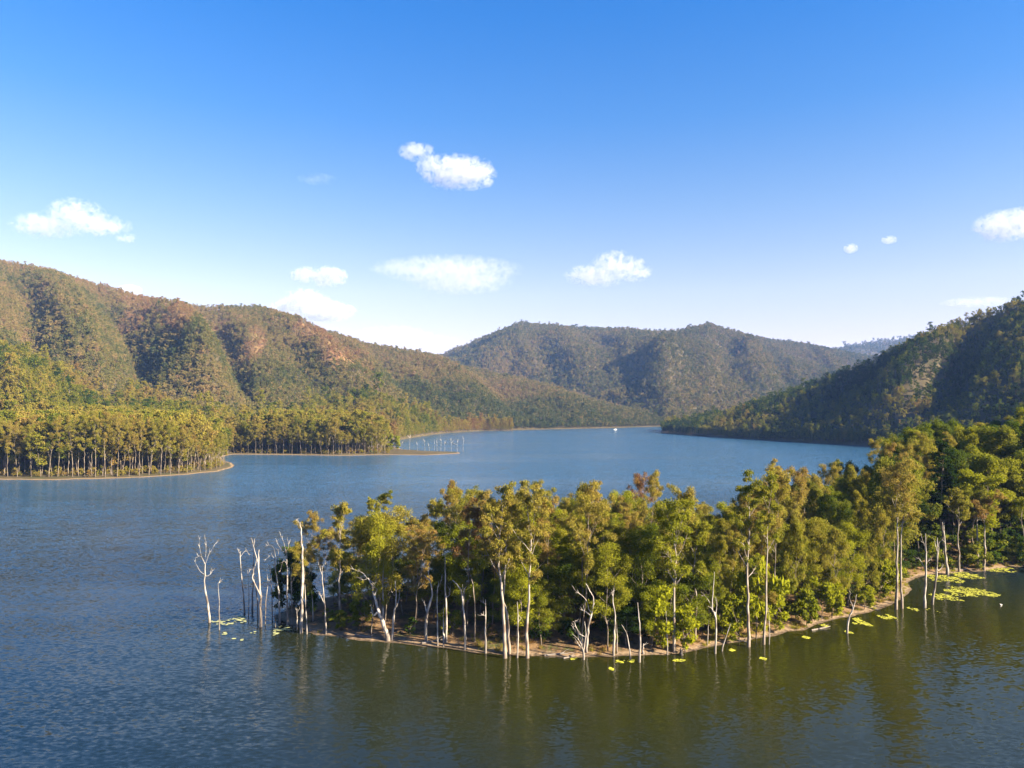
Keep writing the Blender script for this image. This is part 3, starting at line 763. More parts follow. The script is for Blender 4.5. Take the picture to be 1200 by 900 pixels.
# live gums of the shore whose pale trunks show: trunk path in photo pixels, crown radius, tone, limbs seen bare on the trunk
HERO = [
    ('tall white gum with a bare crooked trunk left of the thin brown pole', 4.6, [(592, 771), (591, 740), (590, 715), (588, 690), (585, 668), (584, 645), (587, 615), (589, 590)], .45, 3.6, .60, 0),
    ('white gum trunk pressed against the right side of the tall crooked one', 3.6, [(597, 766), (596, 740), (594, 718), (590, 700), (591, 670), (594, 635), (600, 600)], .52, 3.0, .55, 0),
    ('white gum with a low curled arm and a many forked bare top', 4.2, [(618, 771), (618, 740), (618, 712), (620, 690), (621, 668), (623, 640), (620, 610), (618, 590)], .46, 3.4, .62, 0),
    ('forked white gum spreading a broad lime crown over the round bush', 4.2, [(790, 764), (790, 735), (790, 705), (790, 680), (792, 655), (790, 630), (794, 612)], .46, 3.9, .42, .45),
    ('pale gum trunk in shade behind the antler limbed dead tree', 3.0, [(815, 750), (815, 725), (816, 700), (812, 680), (814, 650), (818, 630)], .52, 3.0, .44, .3),
    ('white barked gum with a straight trunk and loose olive crown on the right bank', 4.0, [(877, 758), (877, 728), (877, 700), (876, 672), (878, 640), (880, 605), (877, 575)], .40, 3.2, .46, .1),
    ('slim tall white gum leaning slightly right over the sandy bank', 3.0, [(895, 755), (896, 720), (897, 690), (898, 660), (897, 630), (899, 600), (902, 575)], .56, 2.8, .45, .2),
    ('tall rusty topped gum left of the pair over the sandy bend', 3.6, [(1050, 714), (1051, 680), (1052, 650), (1052, 620), (1050, 590), (1053, 565)], .60, 4.4, .68, 0),
    ('slender tall gum right of the pair over the sandy bend', 3.0, [(1057, 713), (1057, 680), (1057, 650), (1057, 625), (1060, 600), (1062, 580)], .66, 3.6, .55, 0),
    ('flat topped tan gum at the back of the inlet with a straight trunk', 3.6, [(1153, 668), (1153, 650), (1154, 630), (1153, 610), (1152, 600)], .72, 3.6, .85, 0),
    ('pale gum trunk behind the flat topped tan gum', 3.0, [(1146, 666), (1146, 645), (1145, 625), (1146, 600), (1147, 590)], .68, 3.4, .45, 0),
    ('thin grey gum left of the flat topped tan gum, in shade', 2.6, [(1124, 670), (1124, 650), (1123, 630), (1125, 605), (1124, 590)], .62, 3.4, .50, .1),
    ('airy gum at the left tip with a pale leaning trunk', 3.0, [(398, 730), (398, 705), (397, 680), (399, 650), (398, 620), (400, 605)], .40, 3.2, .60, 0),
    ('tall dark limbed gum above the big leaning white dead tree', 3.0, [(446, 722), (445, 690), (444, 660), (443, 630), (444, 605), (445, 590)], .42, 2.8, .46, 0),
]
for i, (lab, wpx, path, cb, rc, tone, lime) in enumerate(HERO):
    x, y, z = land_pt(*path[0]); g = np.random.default_rng(300 + i)
    q = px_path(path, (x, y, z), y, g, .05)
    t = thing('gum_tree', (x, y, z)); tag(t, lab, 'gum tree')
    tm, cm = tree_meshes(300 + i, q[-1, 2], cb, rc, 12, 7600, .35, .125, 'gum', M_BARK_PALE, M_LEAF, q, wpx / 2 / FPX * y)
    mesh_obj('trunk', tm, t); c = mesh_obj('crown', cm, t); c['tone'] = tone; c['lime'] = lime
    LABELLED.append(('hero', px_of(x, y), y))

SKYL = np.array([(318, 690), (335, 668), (352, 640), (364, 606), (380, 598), (400, 612), (425, 600), (445, 588), (462, 600), (482, 604), (505, 585), (530, 566), (548, 572), (560, 590), (585, 582), (600, 588), (620, 566), (640, 575), (665, 585), (692, 562), (712, 572),
                 (735, 566), (760, 563), (775, 590), (790, 580), (805, 606), (830, 582), (850, 590), (870, 572), (885, 555), (905, 552), (925, 538), (945, 546), (962, 544), (985, 533), (1005, 530), (1020, 515), (1040, 512), (1062, 492), (1080, 500), (1100, 490), (1130, 489), (1150, 496), (1172, 490), (1200, 480), (1300, 440)], float)
GROUP = {'gum': 'gum trees of the wooded point', 'bushy': 'leafy trees of the wooded point', 'oak': 'she oaks of the wooded point', 'dome': 'rainforest trees of the wooded rise', 'pine': 'hoop pines of the wooded rise'}
placed = []
cand = np.column_stack([rng.uniform(-46, 215, 26000), rng.uniform(104, 300, 26000)])
cz, cd = pen_height(cand[:, 0], cand[:, 1]); cpx = px_of(cand[:, 0], cand[:, 1])
ok = (cd > 1.6) & (cpx < 1228) & (cpx > 325)
order = np.argsort(cand[:, 1] + rng.uniform(0, 60, len(cand)))
cell = {}
hero_xy = [(land_pt(*h[2][0])[0], land_pt(*h[2][0])[1]) for h in HERO]
for i in order:
    if not ok[i]: continue
    x, y = cand[i]; px = cpx[i]; d = cd[i]; z = cz[i]
    gap = 3.7 if px < 1000 else 5.0
    if y > 210: gap = 6.4
    if px < 580 and d < 9: gap = 5.0
    if any((x - a) ** 2 + (y - b) ** 2 < gap * gap for a, b in placed): continue
    if any((x - a) ** 2 + (y - b) ** 2 < 6 for a, b in hero_xy): continue
    pyb = HOR + (CAM_H - z) / y * FPX
    if 470 < px < 580 and d < 8 and rng.random() < .7: continue          # the open brown bank
    if px > 1085 and d < 3: continue
    sky_ = np.interp(px + rng.uniform(-5, 5), SKYL[:, 0], SKYL[:, 1]); ztop = CAM_H - (sky_ - HOR) / FPX * y
    u = rng.random()
    if px < 585: kind = 'gum' if u < .72 else 'bushy'
    elif px < 820: kind = 'gum' if u < .40 else 'bushy'
    elif px < 1045: kind = 'oak' if u < .58 else ('gum' if u < .85 else 'bushy')
    else: kind = 'dome' if u < .70 else ('gum' if u < .86 else ('oak' if u < .93 else 'pine'))
    lo, hi = {'gum': (.70, 1.05), 'bushy': (.50, .92), 'oak': (.62, 1.02), 'dome': (.58, 1.04), 'pine': (.95, 1.12)}[kind]
    H = (ztop - z) * rng.uniform(lo, hi) * (.93 if px < 850 else .87)
    H = min(H, {'gum': 26, 'bushy': 20, 'oak': 23, 'dome': 22, 'pine': 27}[kind] * rng.uniform(.9, 1.05))
    if d < 5 and px > 600 and px < 1045 and kind != 'gum': H *= rng.uniform(.55, .9)
    if H < 6.0: continue
    tone = {'gum': .60, 'bushy': .40, 'oak': .54, 'dome': .34, 'pine': .10}[kind] + rng.normal(0, .13)
    lime = 0.0
    if px < 585: tone += .10
    if kind == 'bushy': lime = float(np.clip(rng.normal(.38, .28), 0, .95))
    if kind == 'dome': lime = float(np.clip(rng.normal(.20, .28), 0, .8))
    if kind == 'oak' and d < 8: lime = float(np.clip(rng.normal(.15, .15), 0, .5))
    placed.append((x, y))
    t = plant(kind, x, y, z, H, np.clip(tone, 0, 1), lime, wide={'gum': .80, 'bushy': .84, 'oak': .80, 'dome': .84, 'pine': 1.0}[kind] * rng.uniform(.85, 1.15))
    t['group'] = GROUP[kind]; t['category'] = KIND_NAME[kind].replace('_', ' ')
    LABELLED.append((t, px, y, kind, tone, lime, H, HOR + (CAM_H - z - H) / y * FPX))
n_tall = len(placed)
for i in order[::-1]:            # young trees filling the shade under the tall ones
    if not ok[i]: continue
    x, y = cand[i]; px = cpx[i]; d = cd[i]; z = cz[i]
    if y > 165 or d < 3.0 or px > 1060 or (px < 590 and (d < 8 or rng.random() < .3)): continue
    if any((x - a) ** 2 + (y - b) ** 2 < 4 for a, b in placed): continue
    if any((x - a) ** 2 + (y - b) ** 2 < 12 for a, b in placed[n_tall:]): continue
    if len(placed) - n_tall > 150: break
    H = rng.uniform(4.5, 9.5) if px > 600 else rng.uniform(4.5, 9.0)
    tone = .28 + rng.normal(0, .09); lime = float(np.clip(rng.normal(.12, .22), 0, .8)); placed.append((x, y))
    t = plant('bushy', x, y, z, H, np.clip(tone, 0, 1), lime, wide=1.15)
    t['group'] = GROUP['bushy']; t['category'] = 'leafy tree'
    LABELLED.append((t, px, y, 'young', tone, lime, H, 0))


# labels of those trees: by the nearest thing one can find at the shore in front of them, and by how they look
MARKS = [(330, 'the two armed dead tree'), (353, 'the tallest dead pole'), (381, 'the slim forked trunk'), (412, 'the reaching claw branches'), (456, 'the leaning white tree'), (478, 'the charred black trunk'),
         (499, 'the hook topped trunk'), (522, 'the curved arm trunk'), (545, 'the sickle limbed trunk'), (569, 'the knobbly white pole'), (592, 'the crooked white gum pair'), (618, 'the curled arm gum'),
         (650, 'the dark gap'), (684, 'the fan shaped snag'), (720, 'the hooked crooked trunk'), (749, 'the bow shaped stem'), (790, 'the forked white gum'), (814, 'the shaded pale gum trunk'), (838, 'the antler limbed tree'),
         (877, 'the white barked gum'), (898, 'the slim leaning white gum'), (935, 'the sandy bank'), (975, 'the bright bushes'), (1000, 'the dark twisted snag'), (1030, 'the last sandy beach'), (1054, 'the tall gum pair'), (1088, 'the grey dead pair'),
         (1109, 'the stub armed trunk'), (1124, 'the thin grey gum'), (1153, 'the flat topped tan gum'), (1180, 'the shaded inlet back'), (1232, 'the picture\'s right edge')]


def look_of(kind, tone, lime):
    if lime > .34: return 'bright lime'
    if kind == 'dome': return 'deep green' if tone < .30 else 'mid green'
    return 'bronze' if tone > .66 else ('yellow olive' if tone > .52 else ('olive' if tone > .38 else 'dark green'))


by = {}
for e in LABELLED:
    if e[0] == 'hero': continue
    t, px, y, kind, tone, lime, H, top = e
    m = min(MARKS, key=lambda q: abs(q[0] - px))[1]
    side = 'left' if px < [q[0] for q in MARKS if q[1] == m][0] else 'right'
    by.setdefault((m, side, kind, look_of(kind, tone, lime)), []).append((y, t))
noun = {'young': 'low young tree', 'gum': 'gum', 'bushy': 'leafy tree', 'oak': 'feathery she-oak', 'dome': 'round crowned tree', 'pine': 'columnar pine'}
for (m, side, kind, look), lst in by.items():
    lst.sort(key=lambda q: q[0])
    for i, (y, t) in enumerate(lst):
        row = '' if len(lst) == 1 else ('nearest ' if i == 0 else wordn[i] + ' ')
        t['label'] = '%s%s %s %s of %s' % (row, look, noun[kind], 'behind and ' + side if len(lst) == 1 or i else 'just ' + side, m)

# ---------------------------------------------------------------- bushes, undergrowth, grass
proto('bush', [(s, H, .06, rc, 9, 2600, .30, .14, 'dome', M_BARK_DARK, M_LEAF) for s, H, rc in [(51, 2.6, 1.25), (52, 3.2, 1.3), (53, 2.0, 1.4)]])
KIND_NAME['bush'] = 'bush'
BUSH = [(803, 764, 4.6, .2, 1.0, 'round lime green bush on the bank beside the forked white gum'), (780, 758, 5.4, .25, .9, 'tall narrow lime bush behind the round one at the bank'),
        (886, 748, 8.5, .2, .95, 'tall bright green young tree between two white barked gums'), (866, 752, 4.2, .35, .7, 'lime bush at the foot of the straight white barked gum'),
        (915, 738, 4.2, .3, .7, 'small bright bush on the sandy right bank beside the slim white gum'), (945, 733, 4.0, .25, .5, 'dark low bush spilling onto the right bank'),
        (1030, 703, 5.0, .3, .75, 'lime bush before the tall gum pair at the bend'), (1013, 714, 3.4, .4, .8, 'yellow green bush at the last sandy beach'),
        (975, 724, 4.8, .3, .9, 'bright bush among reeds left of the dark twisted snag'), (962, 727, 4.0, .3, .8, 'lime bush left of the bright bush among reeds'),
        (1043, 698, 4.6, .35, .7, 'yellow lime bush between bend and gum pair'), (338, 716, 5.0, .10, .05, 'dark green bush at the very tip of the point'),
        (352, 722, 4.5, .12, 0, 'dark bush behind the tallest hooked pole'), (345, 700, 6.5, .10, .05, 'tall dark bush rising at the tip behind the two armed dead tree'), (425, 735, 2.6, .3, .3, 'low green bush on the bank before the leaning dead tree'),
        (398, 738, 2.2, .3, .3, 'small grassy bush on the left bank'), (530, 745, 2.4, .35, .2, 'small bush on the brown bank behind the sickle limbed trunk'), (1085, 660, 4, .3, .5, 'low lime bush behind the grey dead pair')]
for a, b, h, tone, lime, lab in BUSH:
    x, y, z = land_pt(a, b)
    t = plant('bush', x, y, z, h, tone, lime, wide=1.15); tag(t, lab, 'bush')
p = ground_pt(460, 530.5); t = plant('bush', p[0], p[1] + 6, 1.0, 7.5, .3, .7, wide=1.6); tag(t, 'lone bright green bush on the distant sandy spit', 'bush')

SRC_BUSH = source('undergrowth_sources', [far_tree(120 + i, h, .05, rc, 8, 700, .42, .20, 'dome', M_LEAF_I, M_BARK_DARK) for i, (h, rc) in enumerate([(2.2, 1.3), (3.0, 1.4), (1.6, 1.4)])])


def tuft(seed):
    g = np.random.default_rng(seed); n = 60
    b = np.column_stack([g.normal(0, .22, n), g.normal(0, .22, n), np.zeros(n)]); ax = unit(np.column_stack([g.normal(0, .45, n), g.normal(0, .45, n), np.ones(n)]))
    L = g.uniform(.35, .8, n); v, f = leaves(b + ax * L[:, None] * .45, ax, g.normal(0, 1, (n, 3)), L, .05)
    return bpy.data.objects.new('grass_tuft', np_mesh('grass_tuft', v, f, (M_LEAF_I,), attrs={'tint': ('FACE', g.random(n))}))


SRC_TUFT = source('grass_sources', [tuft(140 + i) for i in range(3)])
def pen_scatter(n, dens):
    x = rng.uniform(-48, 330, n); y = rng.uniform(100, 320, n); z, d = pen_height(x, y)
    k = (d > .5) & (px_of(x, y) < 1500) & (rng.random(n) < dens(x, y, d, px_of(x, y)))
    return x[k], y[k], z[k], d[k]


x, y, z, d = pen_scatter(9000, lambda x, y, d, px: np.where(px < 575, .04, np.where(px < 800, .6, np.where(px > 1075, .95, .40))) * (d > np.where(px > 1075, .8, 2.2)))
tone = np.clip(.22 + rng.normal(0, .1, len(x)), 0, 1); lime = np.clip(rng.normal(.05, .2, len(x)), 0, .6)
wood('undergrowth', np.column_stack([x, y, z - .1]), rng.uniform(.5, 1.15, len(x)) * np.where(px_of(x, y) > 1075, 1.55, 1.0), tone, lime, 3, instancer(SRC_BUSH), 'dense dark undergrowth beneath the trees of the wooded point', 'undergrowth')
x, y, z, d = pen_scatter(60000, lambda x, y, d, px: np.clip(.75 * sstep(.46, .56, fbm(x * .22, y * .22)), 0, 1) * (d > .7) * (y < 175) + .7 * (d > .5) * (d < 5) * (px > 820) * (y < 175))
wood('grass', np.column_stack([x, y, z - .03]), rng.uniform(.5, 1.2, len(x)), np.clip(.74 + rng.normal(0, .14, len(x)), 0, 1), np.where(px_of(x, y) > 820, .75, .0) * rng.random(len(x)), 3, instancer(SRC_TUFT), 'dry tan grass on the ground of the wooded point', 'grass')

# forest added on the unseen slope out of frame to the right, to shade the inlet
x, y = rng.uniform(120, 480, 2600), rng.uniform(45, 320, 2600); z, d = pen_height(x, y); k = (d > 3) & (px_of(x, y) > 1240)
wood('shade_forest', np.column_stack([x, y, z - .3])[k], rng.uniform(.7, 1.0, k.sum()), np.full(k.sum(), .25), np.zeros(k.sum()), 5, NG_MID, 'forest added out of view to the right, shading the inlet', 'forest')

# pale gums of the two far spits: the front rows as trees, the mass behind as one wood
STAND = []
sx = []; tries = rng.uniform(0, 1, (60000, 2))
for u, v in tries:
    px = -30 + u * 500; yy = 372 + v * 330
    xx = (px - 600) / FPX * yy
    sx.append((xx, yy, px))
sx = np.array(sx); sd = poly_sd(sx[:, 0], sx[:, 1], LEFTP)
o_ = np.argsort(sx[:, 1]); spots = []; back = []
for i in o_:
    if sd[i] < 2.5: continue
    x, y, px = sx[i]
    if y > 640 or (px > 225 and y < 480 and sd[i] < 4): continue
    if px > 452: continue
    if any((x - a) ** 2 + (y - b) ** 2 < 18 for a, b, _, _ in spots[-320:]): continue
    spots.append((x, y, px, sd[i]))
front1 = [s for s in spots if s[1] < 500 and s[3] < 26][:400]
front1 = [s for s in front1 if s[3] < 22 and s[1] < 470]
front2 = [s for s in spots if s[1] > 525 and s[2] > 272 and s[3] < 16]
keepn1, keepn2 = 69, 69
front1 = sorted(front1, key=lambda s: s[3] + rng.uniform(0, 8))[:keepn1]; front2 = sorted(front2, key=lambda s: s[3] + rng.uniform(0, 8))[:keepn2]
chosen = set((s[0], s[1]) for s in front1 + front2)


def lush(k, px):
    return 'tan crowned' if k > .66 else ('yellow olive' if k > .54 else 'olive')


for row, nm, grp in ((front1, 'far left spit', 'pale gums at the front of the far left spit'), (front2, 'second far spit', 'pale gums at the front of the second far spit')):
    row.sort(key=lambda s: s[2])
    for i, (x, y, px, s_) in enumerate(row):
        top = np.interp(px, [-40, 100, 200, 262, 275, 300, 340, 400, 455], [492, 492, 501, 513, 515, 499, 496, 496, 504]) + rng.uniform(-5, 16)
        z = float(land_height(np.array([x]), np.array([y]))[0]); H = CAM_H - (top - HOR) / FPX * y - z
        tone = .60 + rng.normal(0, .10)
        t = plant('gum', x, y, z, max(12, H), tone, 0, var=int(rng.choice([0, 1, 2, 3, 4, 5])), wide=float(rng.uniform(.8, 1.1)))
        if s_ < 5 and nm == 'far left spit' and rng.random() < .3: t.children[0]
        tag(t, '%s gum, %s from the left along the front of the %s' % (lush(tone, px), wordn[i], nm), 'gum tree', grp)
rest = np.array([s[:3] for s in spots if (s[0], s[1]) not in chosen])
zz = land_height(rest[:, 0], rest[:, 1]); topy = np.interp(rest[:, 2], [-40, 100, 200, 262, 275, 300, 340, 400, 455], [484, 484, 492, 507, 510, 492, 489, 489, 498])
wood('lakeside_woodland', np.column_stack([rest[:, :2], zz - .2]), np.clip((CAM_H - (topy - HOR) / FPX * rest[:, 1] - zz) / 20, .55, 1.2), np.clip(.55 + rng.normal(0, .12, len(rest)), 0, 1), np.zeros(len(rest)), 5, NG_MID,
     'tan and olive gum woodland massed behind the front gums of the far spits', 'woodland')

ux = rng.uniform(-40, 455, 9000); uy = rng.uniform(372, 680, 9000); vx = (ux - 600) / FPX * uy; us = poly_sd(vx, uy, LEFTP); k = (us > 4) & (rng.random(9000) < .55)
wood('lakeside_undergrowth', np.column_stack([vx, uy, land_height(vx, uy) - .1])[k], rng.uniform(.5, 1.1, k.sum()), np.clip(rng.normal(.66, .12, k.sum()), 0, 1), np.zeros(k.sum()), 3, instancer(SRC_BUSH), 'tan scrub beneath the pale gums of the far spits', 'undergrowth')

# ---------------------------------------------------------------- things on the water
def simple_mat(name, col, rough=.6, var=.25, scale=3.0):
    m, nt, out = new_mat(name); geo = N(nt, 'ShaderNodeNewGeometry'); n = N(nt, 'ShaderNodeTexNoise'); n.inputs['Scale'].default_value = scale; n.inputs['Detail'].default_value = 4
    nt.links.new(geo.outputs['Position'], n.inputs[0])
    r = ramp(nt, [(.3, tuple(c * (1 - var) for c in col)), (.7, tuple(min(1, c * (1 + var)) for c in col))]); nt.links.new(n.outputs['Fac'], r.inputs[0])
    p = N(nt, 'ShaderNodeBsdfPrincipled'); p.inputs['Roughness'].default_value = rough; nt.links.new(r.outputs[0], p.inputs['Base Color']); nt.links.new(p.outputs[0], out.inputs[0])
    return m


M_WEED = simple_mat('floating_weed', (.27, .285, .018), .8, .72, 1.6); M_PAD = simple_mat('lily_pad', (.30, .32, .14), .5, .25, 2.0)
M_WHITE = simple_mat('white_paint', (.8, .8, .78), .4, .05); M_FEATHER = simple_mat('white_feather', (.82, .80, .76), .8, .06); M_BEAK = simple_mat('beak', (.55, .28, .05), .5)
M_GLASS = simple_mat('dark_window', (.03, .04, .05), .1)


def pads(name, cx, cy, rx, ry, n, r, mat, seed, label, cat, ang=0.0, group=None):
    """a mat of small floating leaves, each its own disc a few millimetres up, lapping over one another"""
    g = np.random.default_rng(seed); V = []; F = []; k = 7
    a = g.uniform(0, 6.283, n * 3); q = g.random(n * 3) ** .5 * (.6 + .8 * vnoise(np.cos(a) * 2.2 + seed, np.sin(a) * 2.2 + 4))
    x = q * rx * np.cos(a); y = q * ry * np.sin(a); kp = vnoise(x * .9 + seed, y * .6 + 2) > .20 + .22 * q; kp[:3] = True; x = x[kp][:n]; y = y[kp][:n]; n = len(x); ca, sa = math.cos(ang), math.sin(ang); x, y = x * ca - y * sa, x * sa + y * ca
    rr = r * g.uniform(.55, 1.3, n); z = g.uniform(.012, .06, n); th = np.linspace(0, 6.283, k, endpoint=False)
    for i in range(n):
        t = th + g.uniform(0, 6); e = rr[i] * g.uniform(.85, 1.1, k)
        V.append(np.column_stack([x[i] + e * np.cos(t), y[i] + e * np.sin(t) * .9, z[i] + g.normal(0, .006, k)])); F.append(np.arange(k) + i * k)
    o = mesh_obj(name, np_mesh(name, np.concatenate(V), np.array(F), (mat,))); o.location = (cx, cy, 0)
    return tag(o, label, cat, group)


WEEDS = [(1134, 694, 40, 9, 'largest yellow weed mat trailing right of the grey dead pair'), (1108, 700, 22, 6, 'yellow weed mat about the feet of the grey dead pair'), (1107, 678, 26, 7, 'yellow weed mat against the shore behind the grey dead pair'), (1132, 674, 24, 6, 'long yellow weed mat at the back of the inlet before the stub armed trunk'),
         (1172, 667, 30, 5, 'green weed mat in shade under the flat topped tan gum'), (1071, 714, 8, 5, 'small weed patch beside the tall gum pair at the bend'), (1042, 724, 15, 6, 'weed patch just off the last sandy beach'), (1012, 730, 24, 7, 'broad olive weed patch by the dark twisted snag'),
         (1094, 716, 9, 4, 'small weed patch in front of the grey dead pair'), (965, 733, 10, 4, 'weed patch off the bank beside the bright bushes'), (995, 741, 8, 3, 'thin weed patch below the dark twisted snag'), (894, 772, 6, 3, 'lone small weed patch below the slim white gum'),
         (945, 747, 7, 3, 'small weed patch on dark water off the sandy right bank'), (733, 775, 26, 4, 'bright weed strip at the foot of the bow shaped stem'), (716, 784, 5, 3, 'single bright weed clump on dark water below the bow stem'), (797, 774, 14, 3, 'thin weed patch below the round lime bush'),
         (672, 772, 7, 2.4, 'small weed patch left of the fan shaped snag'), (858, 762, 9, 3, 'faint weed patch between slanting grey pole and bank'), (1162, 697, 9, 3.5, 'outermost small weed patch in the inlet')]
for i, (a, b, wx, wy, lab) in enumerate(WEEDS):
    p = ground_pt(a, b); rx = wx * (1.3 if a > 1000 else 1.0) / 2 / FPX * p[1]; ry = min(wy * (1.25 if a > 1000 else 1.0) / 2 * p[1] ** 2 / (CAM_H * FPX), rx * 1.6)
    pads('weed_mat', p[0], p[1], rx, ry, int(np.clip(rx * ry * 42, 50, 1900)), .17, M_WEED, 500 + i, lab, 'weed mat', .15, 'floating weed mats')
LILY = [(272, 727, 40, 9, 70, 'pale lily pads scattered widely among the drowned dead trunks'), (330, 737, 22, 7, 24, 'pale lily pads just right of the bleached arching tree'), (263, 743, 4, 3, 5, 'small clump of lily pads right of the thin dark pole'),
        (274, 749, 4, 2.4, 4, 'small clump of pale lily pads farthest out below the dead cluster'), (283, 750.5, 5, 2.6, 5, 'lily pad clump farthest from the trunks, outermost of the pads'), (297, 741, 7, 2.6, 6, 'lily pad clump below the spiked white trunk'), (322, 743, 6, 2.6, 5, 'lily pad clump below the bleached arching tree')]
for i, (a, b, wx, wy, n, lab) in enumerate(LILY):
    p = ground_pt(a, b); pads('lily_pads', p[0], p[1], wx / 2 / FPX * p[1], wy / 2 * p[1] ** 2 / (CAM_H * FPX), n, .30, M_PAD, 600 + i, lab, 'lily pads', .2, 'pale lily pads')

LOGS = [(430, 747, 30, -3, 'pale fallen log lying on the bank below the leaning white tree'), (508, 752, 26, 2, 'fallen grey log on the shaded beach by the hook topped trunk'), (655, 767, 34, 1, 'long driftwood log on the beach left of the fan shaped snag'),
        (667, 771, 14, 2, 'short driftwood stick at the waterline left of the fan shaped snag'), (868, 752, 20, -3, 'fallen branch on the sandy bank by the white barked gum'), (962, 737, 28, 4, 'pale fallen trunk trailing into the water at the bright bushes'), (1020, 713, 18, -4, 'thin log on the last sandy beach'), (1128, 668, 26, 1, 'grey log at the back of the inlet')]
for i, (a, b, w_, dy, lab) in enumerate(LOGS):
    x, y, z = land_pt(a, b); L_ = w_ / FPX * y; g = np.random.default_rng(880 + i); n = 9
    pts = np.column_stack([np.linspace(-L_ / 2, L_ / 2, n), np.linspace(-dy, dy, n) * .25, g.normal(0, .04, n)]); pts[:, 2] += pen_height(pts[:, 0] + x, pts[:, 1] + y)[0].clip(0) + .10
    v, f = tubes([(pts, np.linspace(.17, .06, n) * g.uniform(.85, 1.15, n)), (np.array([pts[5], pts[5] + [.5, .3, .35], pts[5] + [1.1, .3, .55]]), np.array([.07, .05, .02]))], 7)
    o = mesh_obj('fallen_log', np_mesh('fallen_log', v, f, (M_DEAD,), True)); o.location = (x, y, 0); tag(o, lab, 'log')

# small white motor boat at the far end of the lake
p = ground_pt(721, 503.6); bt = thing('motor_boat', (p[0], p[1], 0), R(20), .75); tag(bt, 'tiny white motor boat far off before the bare bank', 'boat')
s = np.linspace(-1, 1, 11); hw = 1.25 * np.sqrt(np.clip(1 - np.clip(s, -.35, 1) ** 2 * (s > -.35) * .98, 0, 1)); ring = []
for i, q in enumerate(s):
    xx = q * 3.6; ww = hw[i]; sh = .95 + .35 * max(0, q) ** 2
    ring.append([(xx, -ww, sh), (xx, -ww * .8, .1), (xx, 0, -.35), (xx, ww * .8, .1), (xx, ww, sh), (xx, ww * .6, sh - .12), (xx, -ww * .6, sh - .12)])
V = np.array(ring).reshape(-1, 3); F = [(i * 7 + j, i * 7 + (j + 1) % 7, i * 7 + 7 + (j + 1) % 7, i * 7 + 7 + j) for i in range(10) for j in range(7)]
mesh_obj('hull', np_mesh('hull', V, F, (M_WHITE,)), bt)


def prism(x0, x1, y0, y1, z0, z1, tx=.0):
    v = [(x0, y0, z0), (x1, y0, z0), (x1, y1, z0), (x0, y1, z0), (x0 + tx, y0 * .85, z1), (x1 - tx, y0 * .85, z1), (x1 - tx, y1 * .85, z1), (x0 + tx, y1 * .85, z1)]
    return v, [(0, 3, 2, 1), (4, 5, 6, 7), (0, 1, 5, 4), (1, 2, 6, 5), (2, 3, 7, 6), (3, 0, 4, 7)]


v, f = prism(-1.4, 1.0, -.85, .85, .84, 1.9, .3); cb_ = mesh_obj('cabin', np_mesh('cabin', v, f, (M_WHITE,)), bt)
v, f = prism(-1.0, .95, -.86, .86, 1.25, 1.6, .1); mesh_obj('window', np_mesh('window', v, f, (M_GLASS,)), cb_)
v, f = prism(-3.95, -3.55, -.22, .22, .2, 1.35, .06); mesh_obj('outboard_motor', np_mesh('outboard_motor', v, f, (M_GLASS,)), bt)

# white water bird in the inlet
p = ground_pt(1173, 709.5); bd = thing('waterbird', (p[0], p[1], 0), R(200), .75); tag(bd, 'small white waterbird floating on the dark inlet', 'bird')
ss = np.linspace(0, 1, 12); path = np.column_stack([-.42 + .62 * ss, 0 * ss, .10 + .05 * np.sin(ss * 3.1)]); path = np.vstack([path, [(.24, 0, .24), (.25, 0, .36), (.27, 0, .45), (.33, 0, .47), (.38, 0, .455)]])
rad = np.concatenate([.17 * np.sin(np.linspace(.12, 2.75, 12)) ** .8, [.055, .042, .05, .05, .02]])
v, f = tubes([(path, rad)], 10); mesh_obj('body', np_mesh('body', v, f, (M_FEATHER,), True), bd)
v, f = tubes([(np.array([(.37, 0, .455), (.42, 0, .45), (.47, 0, .44)]), np.array([.022, .016, .004]))], 6); mesh_obj('beak', np_mesh('beak', v, f, (M_BEAK,), True), bd)

# ---------------------------------------------------------------- forests of the hills

def scatter(n, pa, pb, da, db):
    """points even over the ground between two bearings and two distances"""
    y = np.sqrt(rng.uniform(da ** 2, db ** 2, n)); px = rng.uniform(pa, pb, n)
    return (px - 600) / FPX * y, y


def hill_wood(idx, name, n, pa, pb, da, db, ng, nvar, base, label, dens=None, tone_f=None, tmax=1.12, shore=5000):
    x, y = scatter(n, pa, pb, da, db)
    hx = rng.uniform(max(pa, HILLS[idx]['base'][0, 0]), min(pb, HILLS[idx]['base'][-1, 0]), shore); a0, a1 = ip(HILLS[idx]['base'], hx), ip(HILLS[idx]['ridge'], hx)
    hy = a0 + (a1 - a0) * rng.uniform(.004, .05, shore); x = np.r_[x, (hx - 600) / FPX * hy]; y = np.r_[y, hy]       # the close row along the water
    z, wh, sd = land_height(x, y, True)
    px, d0, d1, t = hill_t(HILLS[idx], x, y)
    low = np.ones(len(x)); low[n:] = rng.uniform(.22, .85, shore)
    keep = ((wh == idx) | ((idx == 1) & (wh == -1) & (sd > 2) & (y > 640))) & (z > .45) & (t < tmax)
    if dens is not None: keep &= rng.random(len(x)) < dens(x, y, px, t)
    x, y, z, px, t = x[keep], y[keep], z[keep], px[keep], t[keep]
    tone = tone_f(x, y, px, t) + rng.normal(0, .11, len(x))
    return wood(name, np.column_stack([x, y, z - .4]), base * rng.lognormal(0, .2, len(x)) * low[keep], np.clip(tone, 0, 1), np.zeros(len(x)), nvar, ng, label, 'forest')


def tone_left(x, y, px, t):
    m = bare_mask(x, y)
    z0 = .37 + .20 * t + .30 * (fbm(x * .006, y * .006) - .47) * 2
    return z0 * (1 - .85 * m) + m * .85 * np.where(fbm(x * .01 + 7, y * .01) > .46, .88, .60)


